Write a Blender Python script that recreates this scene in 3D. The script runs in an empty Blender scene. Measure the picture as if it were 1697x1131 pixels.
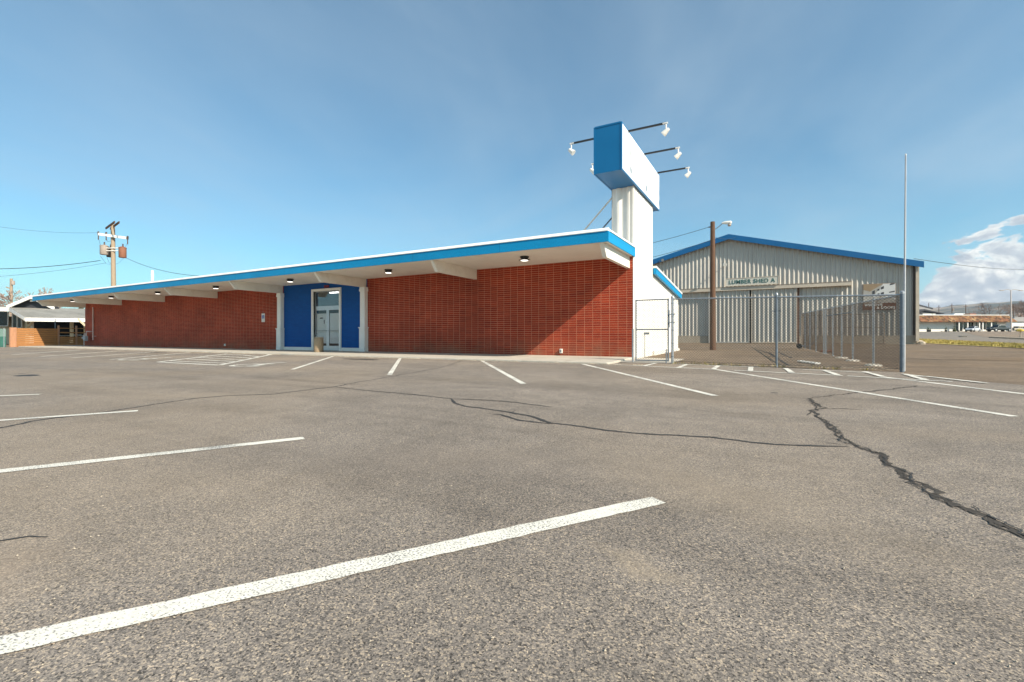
import bpy, bmesh, math, random
from mathutils import Vector, Matrix, noise
R = math.radians
random.seed(7)
sc = bpy.context.scene
col = sc.collection

# ------------------------------------------------------------------ camera
F = 771.0            # focal length in photo pixels (photo is 1697 wide)
CX, HY = 848.0, 559.0
YAW = R(29.26)
CH = 0.85
FW = Vector((-math.sin(YAW), math.cos(YAW), 0))
RT = Vector((math.cos(YAW), math.sin(YAW), 0))
cd = bpy.data.cameras.new('camera')
cam = bpy.data.objects.new('camera', cd)
col.objects.link(cam)
cam.location = (0, 0, CH)
cam.rotation_euler = (R(90), 0, YAW)
cd.sensor_width = 36
cd.lens = F / 1697 * 36
cd.shift_y = -6.5 / 1697
cd.clip_start = 0.05
cd.clip_end = 20000
sc.camera = cam

# ------------------------------------------------------------------ terrain height (rises gently away from the lot)
GB = [(-4000, 0.0), (6.5, 0.0), (12.4, 0.09), (17, .10), (42, 0.35), (97, 1.1), (178, 2.43), (260, 2.7), (9000, 2.7)]
def g(y):
    for (a, za), (b, zb) in zip(GB, GB[1:]):
        if y <= b:
            return za + (zb - za) * (max(y, a) - a) / (b - a)
    return GB[-1][1]

# survey helpers: photo measurement -> point in the place
def ray(px, py):
    return FW + RT * ((px - CX) / F) + Vector((0, 0, (HY - py) / F))
def at_y(px, py, Y):
    d = ray(px, py)
    return Vector((0, 0, CH)) + d * (Y / d.y)
def at_x(px, py, X):
    d = ray(px, py)
    return Vector((0, 0, CH)) + d * (X / d.x)
def at_d(px, py, Z):
    return Vector((0, 0, CH)) + ray(px, py) * Z
def gnd(px, py):
    d = ray(px, py)
    lo, hi = 0.2, 4000.0
    for _ in range(70):
        m = (lo + hi) / 2
        p = d * m
        if CH + p.z > g(p.y): lo = m
        else: hi = m
    p = d * lo
    return Vector((p.x, p.y, g(p.y)))

# ------------------------------------------------------------------ mesh building
class MB:
    def __init__(self): self.v = []; self.f = []
    def add(self, vs, fs):
        n = len(self.v)
        self.v += [Vector(p) for p in vs]
        self.f += [tuple(i + n for i in f) for f in fs]
        return self
    def box(self, x0, x1, y0, y1, z0, z1):
        return self.obox((x0, y0, z0), (x1 - x0, 0, 0), (0, y1 - y0, 0), (0, 0, z1 - z0))
    def obox(self, o, a, b, c):
        o, a, b, c = Vector(o), Vector(a), Vector(b), Vector(c)
        if a.cross(b).dot(c) < 0: a, b = b, a
        return self.add([o, o + a, o + a + b, o + b, o + c, o + a + c, o + a + b + c, o + b + c],
                        [(3, 2, 1, 0), (4, 5, 6, 7), (0, 1, 5, 4), (1, 2, 6, 5), (2, 3, 7, 6), (3, 0, 4, 7)])
    def tube(self, p0, p1, r0, r1=None, n=8, cap=True):
        p0, p1 = Vector(p0), Vector(p1)
        r1 = r0 if r1 is None else r1
        d = (p1 - p0)
        if d.length < 1e-9: return self
        d.normalize()
        a = d.orthogonal().normalized(); b = d.cross(a)
        vs = []
        for p, r in ((p0, r0), (p1, r1)):
            for i in range(n):
                t = 2 * math.pi * i / n
                vs.append(p + a * (r * math.cos(t)) + b * (r * math.sin(t)))
        fs = [(i, (i + 1) % n, n + (i + 1) % n, n + i) for i in range(n)]
        if cap: fs += [tuple(reversed(range(n))), tuple(range(n, 2 * n))]
        return self.add(vs, fs)
    def path(self, pts, r, n=6):
        for a, b in zip(pts, pts[1:]): self.tube(a, b, r, r, n)
        return self
    def prism(self, pts, vec):
        pts = [Vector(p) for p in pts]; vec = Vector(vec); n = len(pts)
        nrm = Vector((0, 0, 0))
        for i in range(n):
            nrm += pts[i].cross(pts[(i + 1) % n])
        if nrm.dot(vec) > 0: pts.reverse()
        return self.add(pts + [p + vec for p in pts],
                        [tuple(range(n)), tuple(reversed(range(n, 2 * n)))] +
                        [(i, i + n, (i + 1) % n + n, (i + 1) % n)[::1] for i in range(n)])
    def lathe(self, c, prof, n=24):
        c = Vector(c); vs = []; fs = []
        for (r, z) in prof:
            for i in range(n):
                t = 2 * math.pi * i / n
                vs.append(c + Vector((r * math.cos(t), r * math.sin(t), z)))
        for k in range(len(prof) - 1):
            for i in range(n):
                j = (i + 1) % n
                fs.append((k * n + i, k * n + j, (k + 1) * n + j, (k + 1) * n + i))
        fs.append(tuple(reversed(range(n)))); fs.append(tuple(range((len(prof) - 1) * n, len(prof) * n)))
        return self.add(vs, fs)
    def quad(self, a, b, c, d): return self.add([a, b, c, d], [(0, 1, 2, 3)])
    def build(self, name, m, parent=None, smooth=False, bevel=0, label=None):
        me = bpy.data.meshes.new(name)
        off = ORG.get(parent.name, Vector((0, 0, 0))) if parent else Vector((0, 0, 0))
        me.from_pydata([tuple(p - off) for p in self.v], [], self.f)
        me.materials.append(m)
        o = bpy.data.objects.new(name, me)
        col.objects.link(o)
        if parent is not None:
            o.parent = parent
            ORG[o.name] = off
        bm = bmesh.new(); bm.from_mesh(me)
        bmesh.ops.recalc_face_normals(bm, faces=bm.faces)
        bm.to_mesh(me); bm.free()
        if smooth:
            for p in me.polygons: p.use_smooth = True
            try: me.set_sharp_from_angle(angle=R(40))
            except Exception: pass
        if bevel:
            b = o.modifiers.new('b', 'BEVEL'); b.width = bevel; b.segments = 2; b.limit_method = 'ANGLE'
        if label: o['label'] = label
        return o
ORG = {}
def tag(o, label, cat, group=None):
    o['label'] = label; o['category'] = cat
    if group: o['group'] = group
    return o
def thing(name, loc, label, cat, group=None):
    o = bpy.data.objects.new(name, None); col.objects.link(o)
    o.location = loc; ORG[o.name] = Vector(loc)
    o.empty_display_size = 0.3
    return tag(o, label, cat, group)
def copy_tree(o, loc, rz=0.0, label=None, group=None):
    c = o.copy(); col.objects.link(c); c.location = loc; c.rotation_euler = (0, 0, rz)
    if label: c['label'] = label
    if group: c['group'] = group
    for ch in list(o.children):
        d = ch.copy(); col.objects.link(d); d.parent = c
        for gc in list(ch.children):
            e = gc.copy(); col.objects.link(e); e.parent = d
    return c
def struct(o, kind='structure'):
    o['kind'] = kind
    return o

# ------------------------------------------------------------------ materials
def newmat(name):
    m = bpy.data.materials.new(name); m.use_nodes = True
    nt = m.node_tree
    return m, nt, nt.nodes['Principled BSDF']
def N(nt, t, **kw):
    n = nt.nodes.new(t)
    for k, v in kw.items():
        if k in n.inputs: n.inputs[k].default_value = v
        else: setattr(n, k, v)
    return n
def L(nt, a, b): nt.links.new(a, b)
def c4(c): return (c[0], c[1], c[2], 1)
def mixc(nt, fac, a, b, blend='MIX'):
    n = nt.nodes.new('ShaderNodeMix'); n.data_type = 'RGBA'; n.blend_type = blend
    for s, v in ((0, fac), (6, a), (7, b)):
        if hasattr(v, 'links') or hasattr(v, 'is_linked'): nt.links.new(v, n.inputs[s])
        else: n.inputs[s].default_value = v if s == 0 else c4(v)
    return n.outputs[2]
def ramp(nt, src, stops, interp='LINEAR'):
    n = nt.nodes.new('ShaderNodeValToRGB'); n.color_ramp.interpolation = interp
    el = n.color_ramp.elements
    while len(el) < len(stops): el.new(0.5)
    for e, (p, c) in zip(el, stops):
        e.position = p; e.color = c4(c) if hasattr(c, '__len__') else (c, c, c, 1)
    nt.links.new(src, n.inputs[0])
    return n.outputs[0]
def objco(nt, scale=None):
    t = N(nt, 'ShaderNodeTexCoord').outputs['Object']
    if scale:
        mp = N(nt, 'ShaderNodeMapping'); mp.inputs['Scale'].default_value = scale
        nt.links.new(t, mp.inputs[0]); return mp.outputs[0]
    return t
def simple(name, c, rough=0.6, var=0.12, scale=6.0, metal=0.0, bump=0.0, bscale=80.0, dirt=None, stretch=None, spec=0.5):
    """Painted or raw surface: mottled colour, uneven gloss, faint surface relief, optional dirt patches."""
    m, nt, b = newmat(name)
    co = objco(nt, stretch)
    n1 = N(nt, 'ShaderNodeTexNoise', Scale=scale, Detail=6.0, Roughness=0.6); L(nt, co, n1.inputs['Vector'])
    lo = tuple(x * (1 - var) for x in c); hi = tuple(min(1, x * (1 + var)) for x in c)
    cc = ramp(nt, n1.outputs['Fac'], [(0.3, lo), (0.7, hi)])
    if dirt:
        n2 = N(nt, 'ShaderNodeTexNoise', Scale=dirt[1], Detail=8.0, Roughness=0.7); L(nt, co, n2.inputs['Vector'])
        fac = ramp(nt, n2.outputs['Fac'], [(0.52, 0.0), (0.75, dirt[2])])
        cc = mixc(nt, fac, cc, dirt[0])
    L(nt, cc, b.inputs['Base Color'])
    rr = N(nt, 'ShaderNodeMapRange'); L(nt, n1.outputs['Fac'], rr.inputs[0])
    rr.inputs[3].default_value = max(0.03, rough - 0.1); rr.inputs[4].default_value = min(1, rough + 0.1)
    L(nt, rr.outputs[0], b.inputs['Roughness'])
    b.inputs['Metallic'].default_value = metal
    b.inputs['Specular IOR Level'].default_value = spec
    if bump:
        n3 = N(nt, 'ShaderNodeTexNoise', Scale=bscale, Detail=4.0); L(nt, co, n3.inputs['Vector'])
        bp = N(nt, 'ShaderNodeBump', Strength=bump, Distance=0.01); L(nt, n3.outputs['Fac'], bp.inputs['Height'])
        L(nt, bp.outputs[0], b.inputs['Normal'])
    return m
def glow(name, c, s):
    m, nt, b = newmat(name)
    b.inputs['Base Color'].default_value = c4(c)
    b.inputs['Emission Color'].default_value = c4(c); b.inputs['Emission Strength'].default_value = s
    return m
def glass(name, tint=(0.02, 0.025, 0.03), refl=0.35, see=0.75):
    m, nt, b = newmat(name)
    gl = N(nt, 'ShaderNodeBsdfGlossy', Roughness=0.02); gl.inputs['Color'].default_value = (0.9, 0.95, 1, 1)
    tr = N(nt, 'ShaderNodeBsdfTransparent'); tr.inputs['Color'].default_value = (see, see, see, 1)
    lw = N(nt, 'ShaderNodeLayerWeight', Blend=0.5)
    pw = N(nt, 'ShaderNodeMath', operation='POWER'); L(nt, lw.outputs['Facing'], pw.inputs[0]); pw.inputs[1].default_value = 4.0
    ma = N(nt, 'ShaderNodeMath', operation='MULTIPLY_ADD'); L(nt, pw.outputs[0], ma.inputs[0])
    ma.inputs[1].default_value = 0.8; ma.inputs[2].default_value = refl
    mx = N(nt, 'ShaderNodeMixShader'); L(nt, ma.outputs[0], mx.inputs[0]); L(nt, tr.outputs[0], mx.inputs[1]); L(nt, gl.outputs[0], mx.inputs[2])
    L(nt, mx.outputs[0], nt.nodes['Material Output'].inputs['Surface'])
    return m

def asphalt(name, tint, light=1.0, patch=0.25, warm=None, worn_and_glare=()):
    """Weathered asphalt: pale and dark stones in a grey binder, dusty patches, wheel tracks, patches of wear and painted glare."""
    m, nt, b = newmat(name)
    co = objco(nt)
    def sc_(v): return tuple(x * light * t for x, t in zip(v, tint))
    v1 = N(nt, 'ShaderNodeTexVoronoi', Scale=190.0); L(nt, co, v1.inputs['Vector'])
    s1 = N(nt, 'ShaderNodeSeparateColor'); L(nt, v1.outputs['Color'], s1.inputs[0])
    stones = ramp(nt, s1.outputs[0], [(0.0, sc_((.05, .05, .05))), (.16, sc_((.13, .13, .13))), (.45, sc_((.20, .195, .19))), (.72, sc_((.27, .26, .245))), (.9, sc_((.36, .335, .29))), (1, sc_((.50, .45, .37)))])
    n0 = N(nt, 'ShaderNodeTexNoise', Scale=240.0, Detail=3.0, Roughness=0.7); L(nt, co, n0.inputs['Vector'])
    grit = ramp(nt, n0.outputs['Fac'], [(0.36, 0.45), (0.5, 1.0), (0.66, 1.3)])
    cc = mixc(nt, 0.75, stones, grit, 'MULTIPLY')
    # wide dusty / scuffed patches
    n2 = N(nt, 'ShaderNodeTexNoise', Scale=0.42, Detail=7.0, Roughness=0.62, Distortion=0.6); L(nt, co, n2.inputs['Vector'])
    pt = ramp(nt, n2.outputs['Fac'], [(0.3, 1 - patch), (0.5, 1.0), (0.72, 1 + patch)])
    cc = mixc(nt, 1.0, cc, pt, 'MULTIPLY')
    n3 = N(nt, 'ShaderNodeTexNoise', Scale=3.1, Detail=6.0, Roughness=0.65); L(nt, co, n3.inputs['Vector'])
    pm = ramp(nt, n3.outputs['Fac'], [(0.3, 0.86), (0.5, 1.0), (0.7, 1.12)])
    cc = mixc(nt, 1.0, cc, pm, 'MULTIPLY')
    n4 = N(nt, 'ShaderNodeTexNoise', Scale=0.16, Detail=4.0, Distortion=1.0); L(nt, co, n4.inputs['Vector'])
    fw = ramp(nt, n4.outputs['Fac'], [(0.46, 0.0), (0.66, 0.35)])
    cc = mixc(nt, fw, cc, sc_(warm or (.30, .26, .20)))
    # oil spots
    v3 = N(nt, 'ShaderNodeTexVoronoi', Scale=0.55); L(nt, co, v3.inputs['Vector'])
    oil = ramp(nt, v3.outputs['Distance'], [(0.02, 0.45), (0.10, 0.0)])
    oilm = mixc(nt, oil, cc, sc_((.10, .095, .09)))
    # faint tyre tracks: long dark smears across the lot
    mp = N(nt, 'ShaderNodeMapping'); mp.inputs['Rotation'].default_value = (0, 0, R(33)); mp.inputs['Scale'].default_value = (.07, .9, 1); L(nt, co, mp.inputs[0])
    n6 = N(nt, 'ShaderNodeTexNoise', Scale=1.0, Detail=4.0, Roughness=.55, Distortion=.5); L(nt, mp.outputs[0], n6.inputs['Vector'])
    oilm = mixc(nt, 1.0, oilm, ramp(nt, n6.outputs['Fac'], [(.32, .80), (.46, 1.0), (.62, 1.06)]), 'MULTIPLY')
    for (px_, py_, rx_, ry_, ang_, col_, k_) in worn_and_glare:
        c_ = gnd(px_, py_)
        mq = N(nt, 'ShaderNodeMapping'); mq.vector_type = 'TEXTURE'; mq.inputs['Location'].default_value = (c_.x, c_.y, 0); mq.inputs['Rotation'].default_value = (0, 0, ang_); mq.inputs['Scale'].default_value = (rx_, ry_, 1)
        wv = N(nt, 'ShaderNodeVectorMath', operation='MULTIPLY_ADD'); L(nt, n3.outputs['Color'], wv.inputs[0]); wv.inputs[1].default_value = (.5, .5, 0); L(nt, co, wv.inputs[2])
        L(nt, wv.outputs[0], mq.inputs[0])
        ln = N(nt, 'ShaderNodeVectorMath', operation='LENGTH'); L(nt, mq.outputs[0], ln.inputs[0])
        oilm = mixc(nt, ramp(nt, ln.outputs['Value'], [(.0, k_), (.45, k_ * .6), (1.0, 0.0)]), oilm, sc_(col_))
    L(nt, oilm, b.inputs['Base Color'])
    b.inputs['Roughness'].default_value = 0.9
    b.inputs['Specular IOR Level'].default_value = 0.25
    ad = N(nt, 'ShaderNodeMath', operation='ADD'); L(nt, s1.outputs[1], ad.inputs[0]); L(nt, n0.outputs['Fac'], ad.inputs[1])
    bp = N(nt, 'ShaderNodeBump', Strength=0.55, Distance=0.004); L(nt, ad.outputs[0], bp.inputs['Height'])
    L(nt, bp.outputs[0], b.inputs['Normal'])
    return m

def paint_line(name, c=(.76, .75, .68), base=(.17, .165, .155), wear=0.5):
    m, nt, b = newmat(name)
    co = objco(nt)
    v1 = N(nt, 'ShaderNodeTexVoronoi', Scale=95.0); L(nt, co, v1.inputs['Vector'])
    s1 = N(nt, 'ShaderNodeSeparateColor'); L(nt, v1.outputs['Color'], s1.inputs[0])
    n0 = N(nt, 'ShaderNodeTexNoise', Scale=120.0, Detail=3.0); L(nt, co, n0.inputs['Vector'])
    n2 = N(nt, 'ShaderNodeTexNoise', Scale=2.2, Detail=5.0); L(nt, co, n2.inputs['Vector'])
    a = N(nt, 'ShaderNodeMath', operation='MULTIPLY_ADD'); L(nt, n2.outputs['Fac'], a.inputs[0]); a.inputs[1].default_value = 0.55; L(nt, n0.outputs['Fac'], a.inputs[2])
    w = ramp(nt, a.outputs[0], [(0.88 - 0.1 * wear, 0.0), (0.98 - 0.1 * wear, 1.0)])
    cm = mixc(nt, 0.5, c, ramp(nt, s1.outputs[0], [(0, tuple(x * .75 for x in c)), (1, tuple(min(1, x * 1.1) for x in c))]))
    L(nt, mixc(nt, w, cm, base), b.inputs['Base Color'])
    b.inputs['Roughness'].default_value = 0.8
    bp = N(nt, 'ShaderNodeBump', Strength=0.35, Distance=0.003); L(nt, s1.outputs[1], bp.inputs['Height']); L(nt, bp.outputs[0], b.inputs['Normal'])
    return m

def brick(name, c1, c2, mortar, axis='X', bw=.3048, rh=.0813, mo=.011, off=0.0, bump=0.6, patch=0.25, dirt=False):
    m, nt, b = newmat(name)
    sx = N(nt, 'ShaderNodeSeparateXYZ'); L(nt, objco(nt), sx.inputs[0])
    cb = N(nt, 'ShaderNodeCombineXYZ'); L(nt, sx.outputs[axis], cb.inputs[0]); L(nt, sx.outputs['Z'], cb.inputs[1])
    br = N(nt, 'ShaderNodeTexBrick', offset=off, squash=1.0)
    for k, v in (('Color1', c4(c1)), ('Color2', c4(c2)), ('Mortar', c4(mortar)), ('Scale', 1.0), ('Mortar Size', mo / 2), ('Mortar Smooth', 0.15), ('Bias', 0.0), ('Brick Width', bw), ('Row Height', rh)):
        br.inputs[k].default_value = v
    L(nt, cb.outputs[0], br.inputs['Vector'])
    n1 = N(nt, 'ShaderNodeTexNoise', Scale=0.5, Detail=6.0, Roughness=0.65); L(nt, cb.outputs[0], n1.inputs['Vector'])
    p1 = ramp(nt, n1.outputs['Fac'], [(0.3, 1 - patch), (0.5, 1), (0.7, 1 + patch)])
    n2 = N(nt, 'ShaderNodeTexNoise', Scale=28.0, Detail=5.0); L(nt, cb.outputs[0], n2.inputs['Vector'])
    p2 = ramp(nt, n2.outputs['Fac'], [(0.3, .82), (0.7, 1.15)])
    cc = mixc(nt, 1.0, mixc(nt, 1.0, br.outputs['Color'], p1, 'MULTIPLY'), p2, 'MULTIPLY')
    # pale efflorescence in streaks
    n3 = N(nt, 'ShaderNodeTexNoise', Scale=1.3, Detail=8.0, Roughness=0.7); L(nt, cb.outputs[0], n3.inputs['Vector'])
    ef = ramp(nt, n3.outputs['Fac'], [(0.6, 0.0), (0.8, 0.25)])
    cc = mixc(nt, ef, cc, tuple(min(1, x * 1.3 + .06) for x in c1))
    if dirt:    # splash dirt along the foot of the wall
        mr = N(nt, 'ShaderNodeMapRange'); L(nt, sx.outputs['Z'], mr.inputs[0])
        mr.inputs[1].default_value = .65; mr.inputs[2].default_value = 0.0; mr.inputs[3].default_value = 0.0; mr.inputs[4].default_value = .9
        mu = N(nt, 'ShaderNodeMath', operation='MULTIPLY'); L(nt, mr.outputs[0], mu.inputs[0]); L(nt, ramp(nt, n3.outputs['Fac'], [(.38, 0.0), (.65, .8)]), mu.inputs[1])
        cc = mixc(nt, mu.outputs[0], cc, (.26, .15, .09))
    L(nt, cc, b.inputs['Base Color'])
    b.inputs['Roughness'].default_value = 0.75
    b.inputs['Specular IOR Level'].default_value = 0.3
    iv = N(nt, 'ShaderNodeMath', operation='MULTIPLY_ADD'); L(nt, br.outputs['Fac'], iv.inputs[0]); iv.inputs[1].default_value = -1.0; L(nt, n2.outputs['Fac'], iv.inputs[2])
    bp = N(nt, 'ShaderNodeBump', Strength=bump, Distance=0.008); L(nt, iv.outputs[0], bp.inputs['Height'])
    L(nt, bp.outputs[0], b.inputs['Normal'])
    return m

M = {}
M['lot'] = asphalt('lot_asphalt', (1.0, .89, .79), .98, 0.20, worn_and_glare=[(1185, 915, .30, .085, math.atan2((gnd(1250, 938) - gnd(1110, 888)).y, (gnd(1250, 938) - gnd(1110, 888)).x), (.36, .325, .26), .5), (380, 655, 1.6, .5, R(30), (.32, .29, .24), .4), (180, 940, .6, .2, R(-35), (.34, .30, .25), .5), (820, 760, 2.2, .6, R(20), (.17, .16, .15), .35), (1250, 800, 1.5, .5, R(-30), (.30, .27, .22), .4)])  # first pale band is a warm sun reflection painted in; the rest are wear
M['yard'] = asphalt('brown_asphalt', (1.0, .78, .58), 0.80, 0.2, (.26, .21, .14))
M['road'] = asphalt('road_asphalt', (1.0, .92, .83), 0.9, 0.12)
M['paint'] = paint_line('line_paint', (.70, .67, .585), wear=.8)
M['tar'] = simple('crack_tar', (.035, .033, .031), .75, .35, 30, bump=.5, bscale=120)
M['dust'] = paint_line('crack_dust', (.24, .20, .155), (.19, .17, .145), 2.2)
M['crack'] = simple('crack_dirt', (.045, .037, .029), .9, .5, 40, bump=.7, bscale=90)
M['concrete'] = simple('concrete', (.46, .42, .35), .85, .12, 4, bump=.3, bscale=60, dirt=((.25, .21, .16), 1.6, .6))
M['foundation'] = simple('foundation', (.40, .34, .26), .9, .15, 2, bump=.3, bscale=30, dirt=((.22, .17, .11), 1.0, .7))
M['brick'] = brick('red_brick', (.35, .043, .015), (.25, .027, .011), (.54, .24, .14), mo=.0125, patch=.28, dirt=True)
M['bluewall'] = brick('blue_wall', (.002, .085, .33), (.002, .075, .29), (.002, .065, .25), bump=.35, patch=.1)
def jointed(name, c, joint, pitch, rough=.45):
    m = brick(name, c, tuple(x * .92 for x in c), joint, 'X', pitch, 40.0, .012, 0.0, .25, .12)
    m.node_tree.nodes['Principled BSDF'].inputs['Roughness'].default_value = rough
    return m
M['fascia'] = jointed('fascia_blue', (.003, .25, .50), (.002, .10, .22), 3.66) if True else simple('fascia_blue', (.003, .25, .50), .45, .06, 1.2, dirt=((.004, .18, .38), 3, .4))
M['signblue'] = simple('sign_blue', (.001, .13, .31), .40, .05, 1.5)
M['shedblue'] = simple('shed_trim_blue', (.001, .105, .28), .45, .07, 1.5)
M['white'] = simple('white_paint', (.80, .78, .73), .5, .05, 2, bump=.1)
M['soffit'] = simple('soffit_paint', (.80, .76, .68), .6, .05, .8, bump=.05, dirt=((.62, .55, .45), .9, .35))
M['beam'] = simple('beam_paint', (.79, .75, .66), .55, .06, 2, dirt=((.55, .45, .33), 2.5, .4))
M['panel'] = simple('sign_panel', (.88, .88, .86), .3, .03, .8, dirt=((.7, .69, .64), .8, .2))
M['metalwhite'] = simple('white_siding', (.80, .76, .68), .45, .05, 1.0, dirt=((.6, .53, .42), 1.2, .3))
M['shedwall'] = simple('shed_siding', (.50, .47, .415), .42, .06, .5, metal=.0, dirt=((.40, .36, .28), .8, .4))
M['door_leaf'] = simple('shed_door', (.46, .435, .385), .45, .06, .6, dirt=((.36, .32, .25), .7, .4))
M['brown'] = simple('brown_trim', (.30, .23, .17), .6, .15, 4)
M['beige'] = simple('beige_trim', (.50, .43, .34), .6, .12, 4)
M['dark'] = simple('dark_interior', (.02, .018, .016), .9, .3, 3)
M['black'] = simple('black_metal', (.02, .02, .02), .5, .2, 10)
M['galv'] = simple('galvanised', (.36, .38, .40), .45, .2, 14, metal=.6, dirt=((.25, .2, .15), 10, .4))
M['galvdark'] = simple('galvanised_dull', (.15, .18, .21), .55, .2, 14, metal=.3)
M['wire'] = simple('fence_wire', (.13, .125, .11), .5, .2, 10, metal=.5)
M['rustwire'] = simple('rusty_wire', (.15, .085, .045), .7, .25, 10)
M['wood'] = simple('pole_wood', (.115, .06, .034), .9, .3, 6, bump=.6, bscale=25, stretch=(6, 6, .6))
M['greywood'] = simple('grey_pole_wood', (.34, .26, .18), .9, .2, 6, bump=.5, bscale=25, stretch=(6, 6, .6))
M['plank'] = simple('cedar_plank', (.36, .16, .05), .7, .25, 3, bump=.4, bscale=20, stretch=(1, .6, 9))
M['plankpost'] = simple('cedar_post', (.44, .22, .12), .75, .2, 4, stretch=(4, 4, .6))
M['shingle'] = brick('roof_shingle', (.33, .31, .27), (.26, .245, .21), (.18, .17, .15), 'Y', .3, .14, .02, .5, .4)
M['cream'] = simple('cream_stucco', (.60, .50, .34), .8, .08, 3)
M['green_mesh'] = simple('green_screen', (.05, .17, .13), .7, .2, 3)
M['alum'] = simple('aluminium', (.55, .56, .57), .35, .08, 8, metal=.7)
M['paper'] = simple('window_paper', (.72, .73, .70), .8, .04, 3)
M['glass'] = glass('door_glass', refl=.03, see=.9)
M['tglass'] = glass('transom_glass', refl=.10, see=.8)
M['led'] = glow('lamp_disc', (1, .95, .85), 1.6)
M['tube'] = glow('tube_light', (1, .98, .93), 3.0)
M['aggregate'] = simple('aggregate', (.34, .25, .16), .9, .45, 60, bump=.8, bscale=70)
M['signgreen'] = simple('letter_green', (.03, .12, .11), .6, .1, 5)
M['cream_sign'] = simple('sign_cream', (.58, .55, .47), .6, .06, 3, dirt=((.42, .38, .30), 2, .4))
M['signbrown'] = simple('sign_brown', (.13, .045, .02), .6, .1, 4)
M['offwhite'] = simple('off_white', (.72, .70, .64), .6, .05, 4)
M['blue_sign'] = simple('sign_access_blue', (.02, .10, .42), .5, .05, 4)
M['rust'] = simple('rust_metal', (.27, .11, .06), .75, .25, 8)
M['transgrey'] = simple('transformer_grey', (.36, .30, .25), .6, .12, 6)
M['insul'] = simple('insulator', (.10, .07, .06), .3, .2, 10)
M['grass'] = simple('dry_grass', (.36, .29, .09), .95, .35, 3, bump=.6, bscale=25, dirt=((.26, .24, .06), .7, .8))
M['shake'] = None
M['red'] = simple('sign_red', (.50, .02, .02), .4, .08, 6)
M['carwhite'] = simple('car_silver', (.62, .64, .66), .25, .03, 2, metal=.2)
M['carteal'] = simple('truck_dark', (.008, .018, .02), .4, .1, 2)
M['carbeige'] = simple('car_beige', (.50, .42, .30), .35, .05, 2)
M['carglass'] = simple('car_glass', (.015, .018, .02), .08, .1, 2)
M['tyre'] = simple('tyre', (.02, .02, .02), .9, .2, 10)
M['rim'] = simple('rim', (.45, .45, .46), .3, .1, 6, metal=.8)
M['bark'] = simple('bare_twigs', (.30, .22, .18), .9, .2, 4)
M['leaf'] = simple('evergreen', (.05, .06, .02), .9, .4, 8)
M['white_metal_roof'] = simple('metal_roof_white', (.78, .78, .78), .4, .04, 1)
M['darkroof'] = simple('dark_roof', (.035, .037, .045), .7, .15, 2)
M['greywall'] = simple('grey_wall', (.30, .29, .28), .8, .1, 2)
M['yellow'] = simple('yellow_paint', (.65, .48, .08), .5, .1, 5)
M['hill'] = None

def shake_mat():
    m, nt, b = newmat('cedar_shake')
    sx = N(nt, 'ShaderNodeSeparateXYZ'); L(nt, objco(nt), sx.inputs[0])
    cb = N(nt, 'ShaderNodeCombineXYZ'); L(nt, sx.outputs['X'], cb.inputs[0]); L(nt, sx.outputs['Z'], cb.inputs[1])
    v = N(nt, 'ShaderNodeTexVoronoi', Scale=2.2); L(nt, cb.outputs[0], v.inputs['Vector'])
    s = N(nt, 'ShaderNodeSeparateColor'); L(nt, v.outputs['Color'], s.inputs[0])
    cc = ramp(nt, s.outputs[0], [(0, (.03, .015, .008)), (.3, (.12, .05, .02)), (.6, (.22, .12, .045)), (.85, (.17, .05, .025)), (1, (.36, .24, .11))])
    L(nt, cc, b.inputs['Base Color']); b.inputs['Roughness'].default_value = .9
    bp = N(nt, 'ShaderNodeBump', Strength=.8, Distance=.1); L(nt, s.outputs[1], bp.inputs['Height']); L(nt, bp.outputs[0], b.inputs['Normal'])
    return m
M['shake'] = shake_mat()
def hill_mat():
    m, nt, b = newmat('hill_cover')
    co = objco(nt)
    n1 = N(nt, 'ShaderNodeTexNoise', Scale=0.0035, Detail=9.0, Roughness=.62, Distortion=.6); L(nt, co, n1.inputs['Vector'])
    cc = ramp(nt, n1.outputs['Fac'], [(.34, (.045, .055, .045)), (.46, (.09, .09, .065)), (.54, (.26, .20, .14)), (.7, (.40, .32, .25))])
    L(nt, cc, b.inputs['Base Color']); b.inputs['Roughness'].default_value = 1
    b.inputs['Specular IOR Level'].default_value = .1
    return m
M['hill'] = hill_mat()

# ------------------------------------------------------------------ ground sheets
def sheet(name, poly, m, lift, kind='structure', follow=True):
    """A flat-lying sheet that follows the terrain, LIFT metres above it."""
    bm = bmesh.new()
    vs = [bm.verts.new((p[0], p[1], 0)) for p in poly]
    f = bm.faces.new(vs)
    f.normal_update()
    if f.normal.z < 0: f.normal_flip()
    for (yb, _) in GB[1:-1]:
        bmesh.ops.bisect_plane(bm, geom=bm.verts[:] + bm.edges[:] + bm.faces[:], plane_co=(0, yb, 0), plane_no=(0, 1, 0))
    for v in bm.verts: v.co.z = g(v.co.y) + lift
    me = bpy.data.meshes.new(name); bm.to_mesh(me); bm.free()
    me.materials.append(m)
    o = bpy.data.objects.new(name, me); col.objects.link(o)
    o['kind'] = kind
    return o
S = 6500
sheet('ground', [(-S, -S), (S, -S), (S, S), (-S, S)], M['yard'], 0.0)
e1 = gnd(1697, 639); e0 = gnd(1500, 622.5)
dv = (e1 - e0).normalized()
far_e = e0 + dv * 60
lot_poly = [(-80, -60), (90, -60), (far_e.x, far_e.y), (e0.x, e0.y)]
fA = gnd(1114, 603); fB = gnd(1494.5, 617); fA.z = fB.z = 0
lot_poly += [(fB.x, fB.y - .12), (fA.x, fA.y - .12), (-4.4, fA.y - .1), (-4.4, 15.0), (-50.5, 15.0), (-50.5, 11.9), (-80, 11.9)]
sheet('parking_lot', lot_poly, M['lot'], 0.004)

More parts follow.
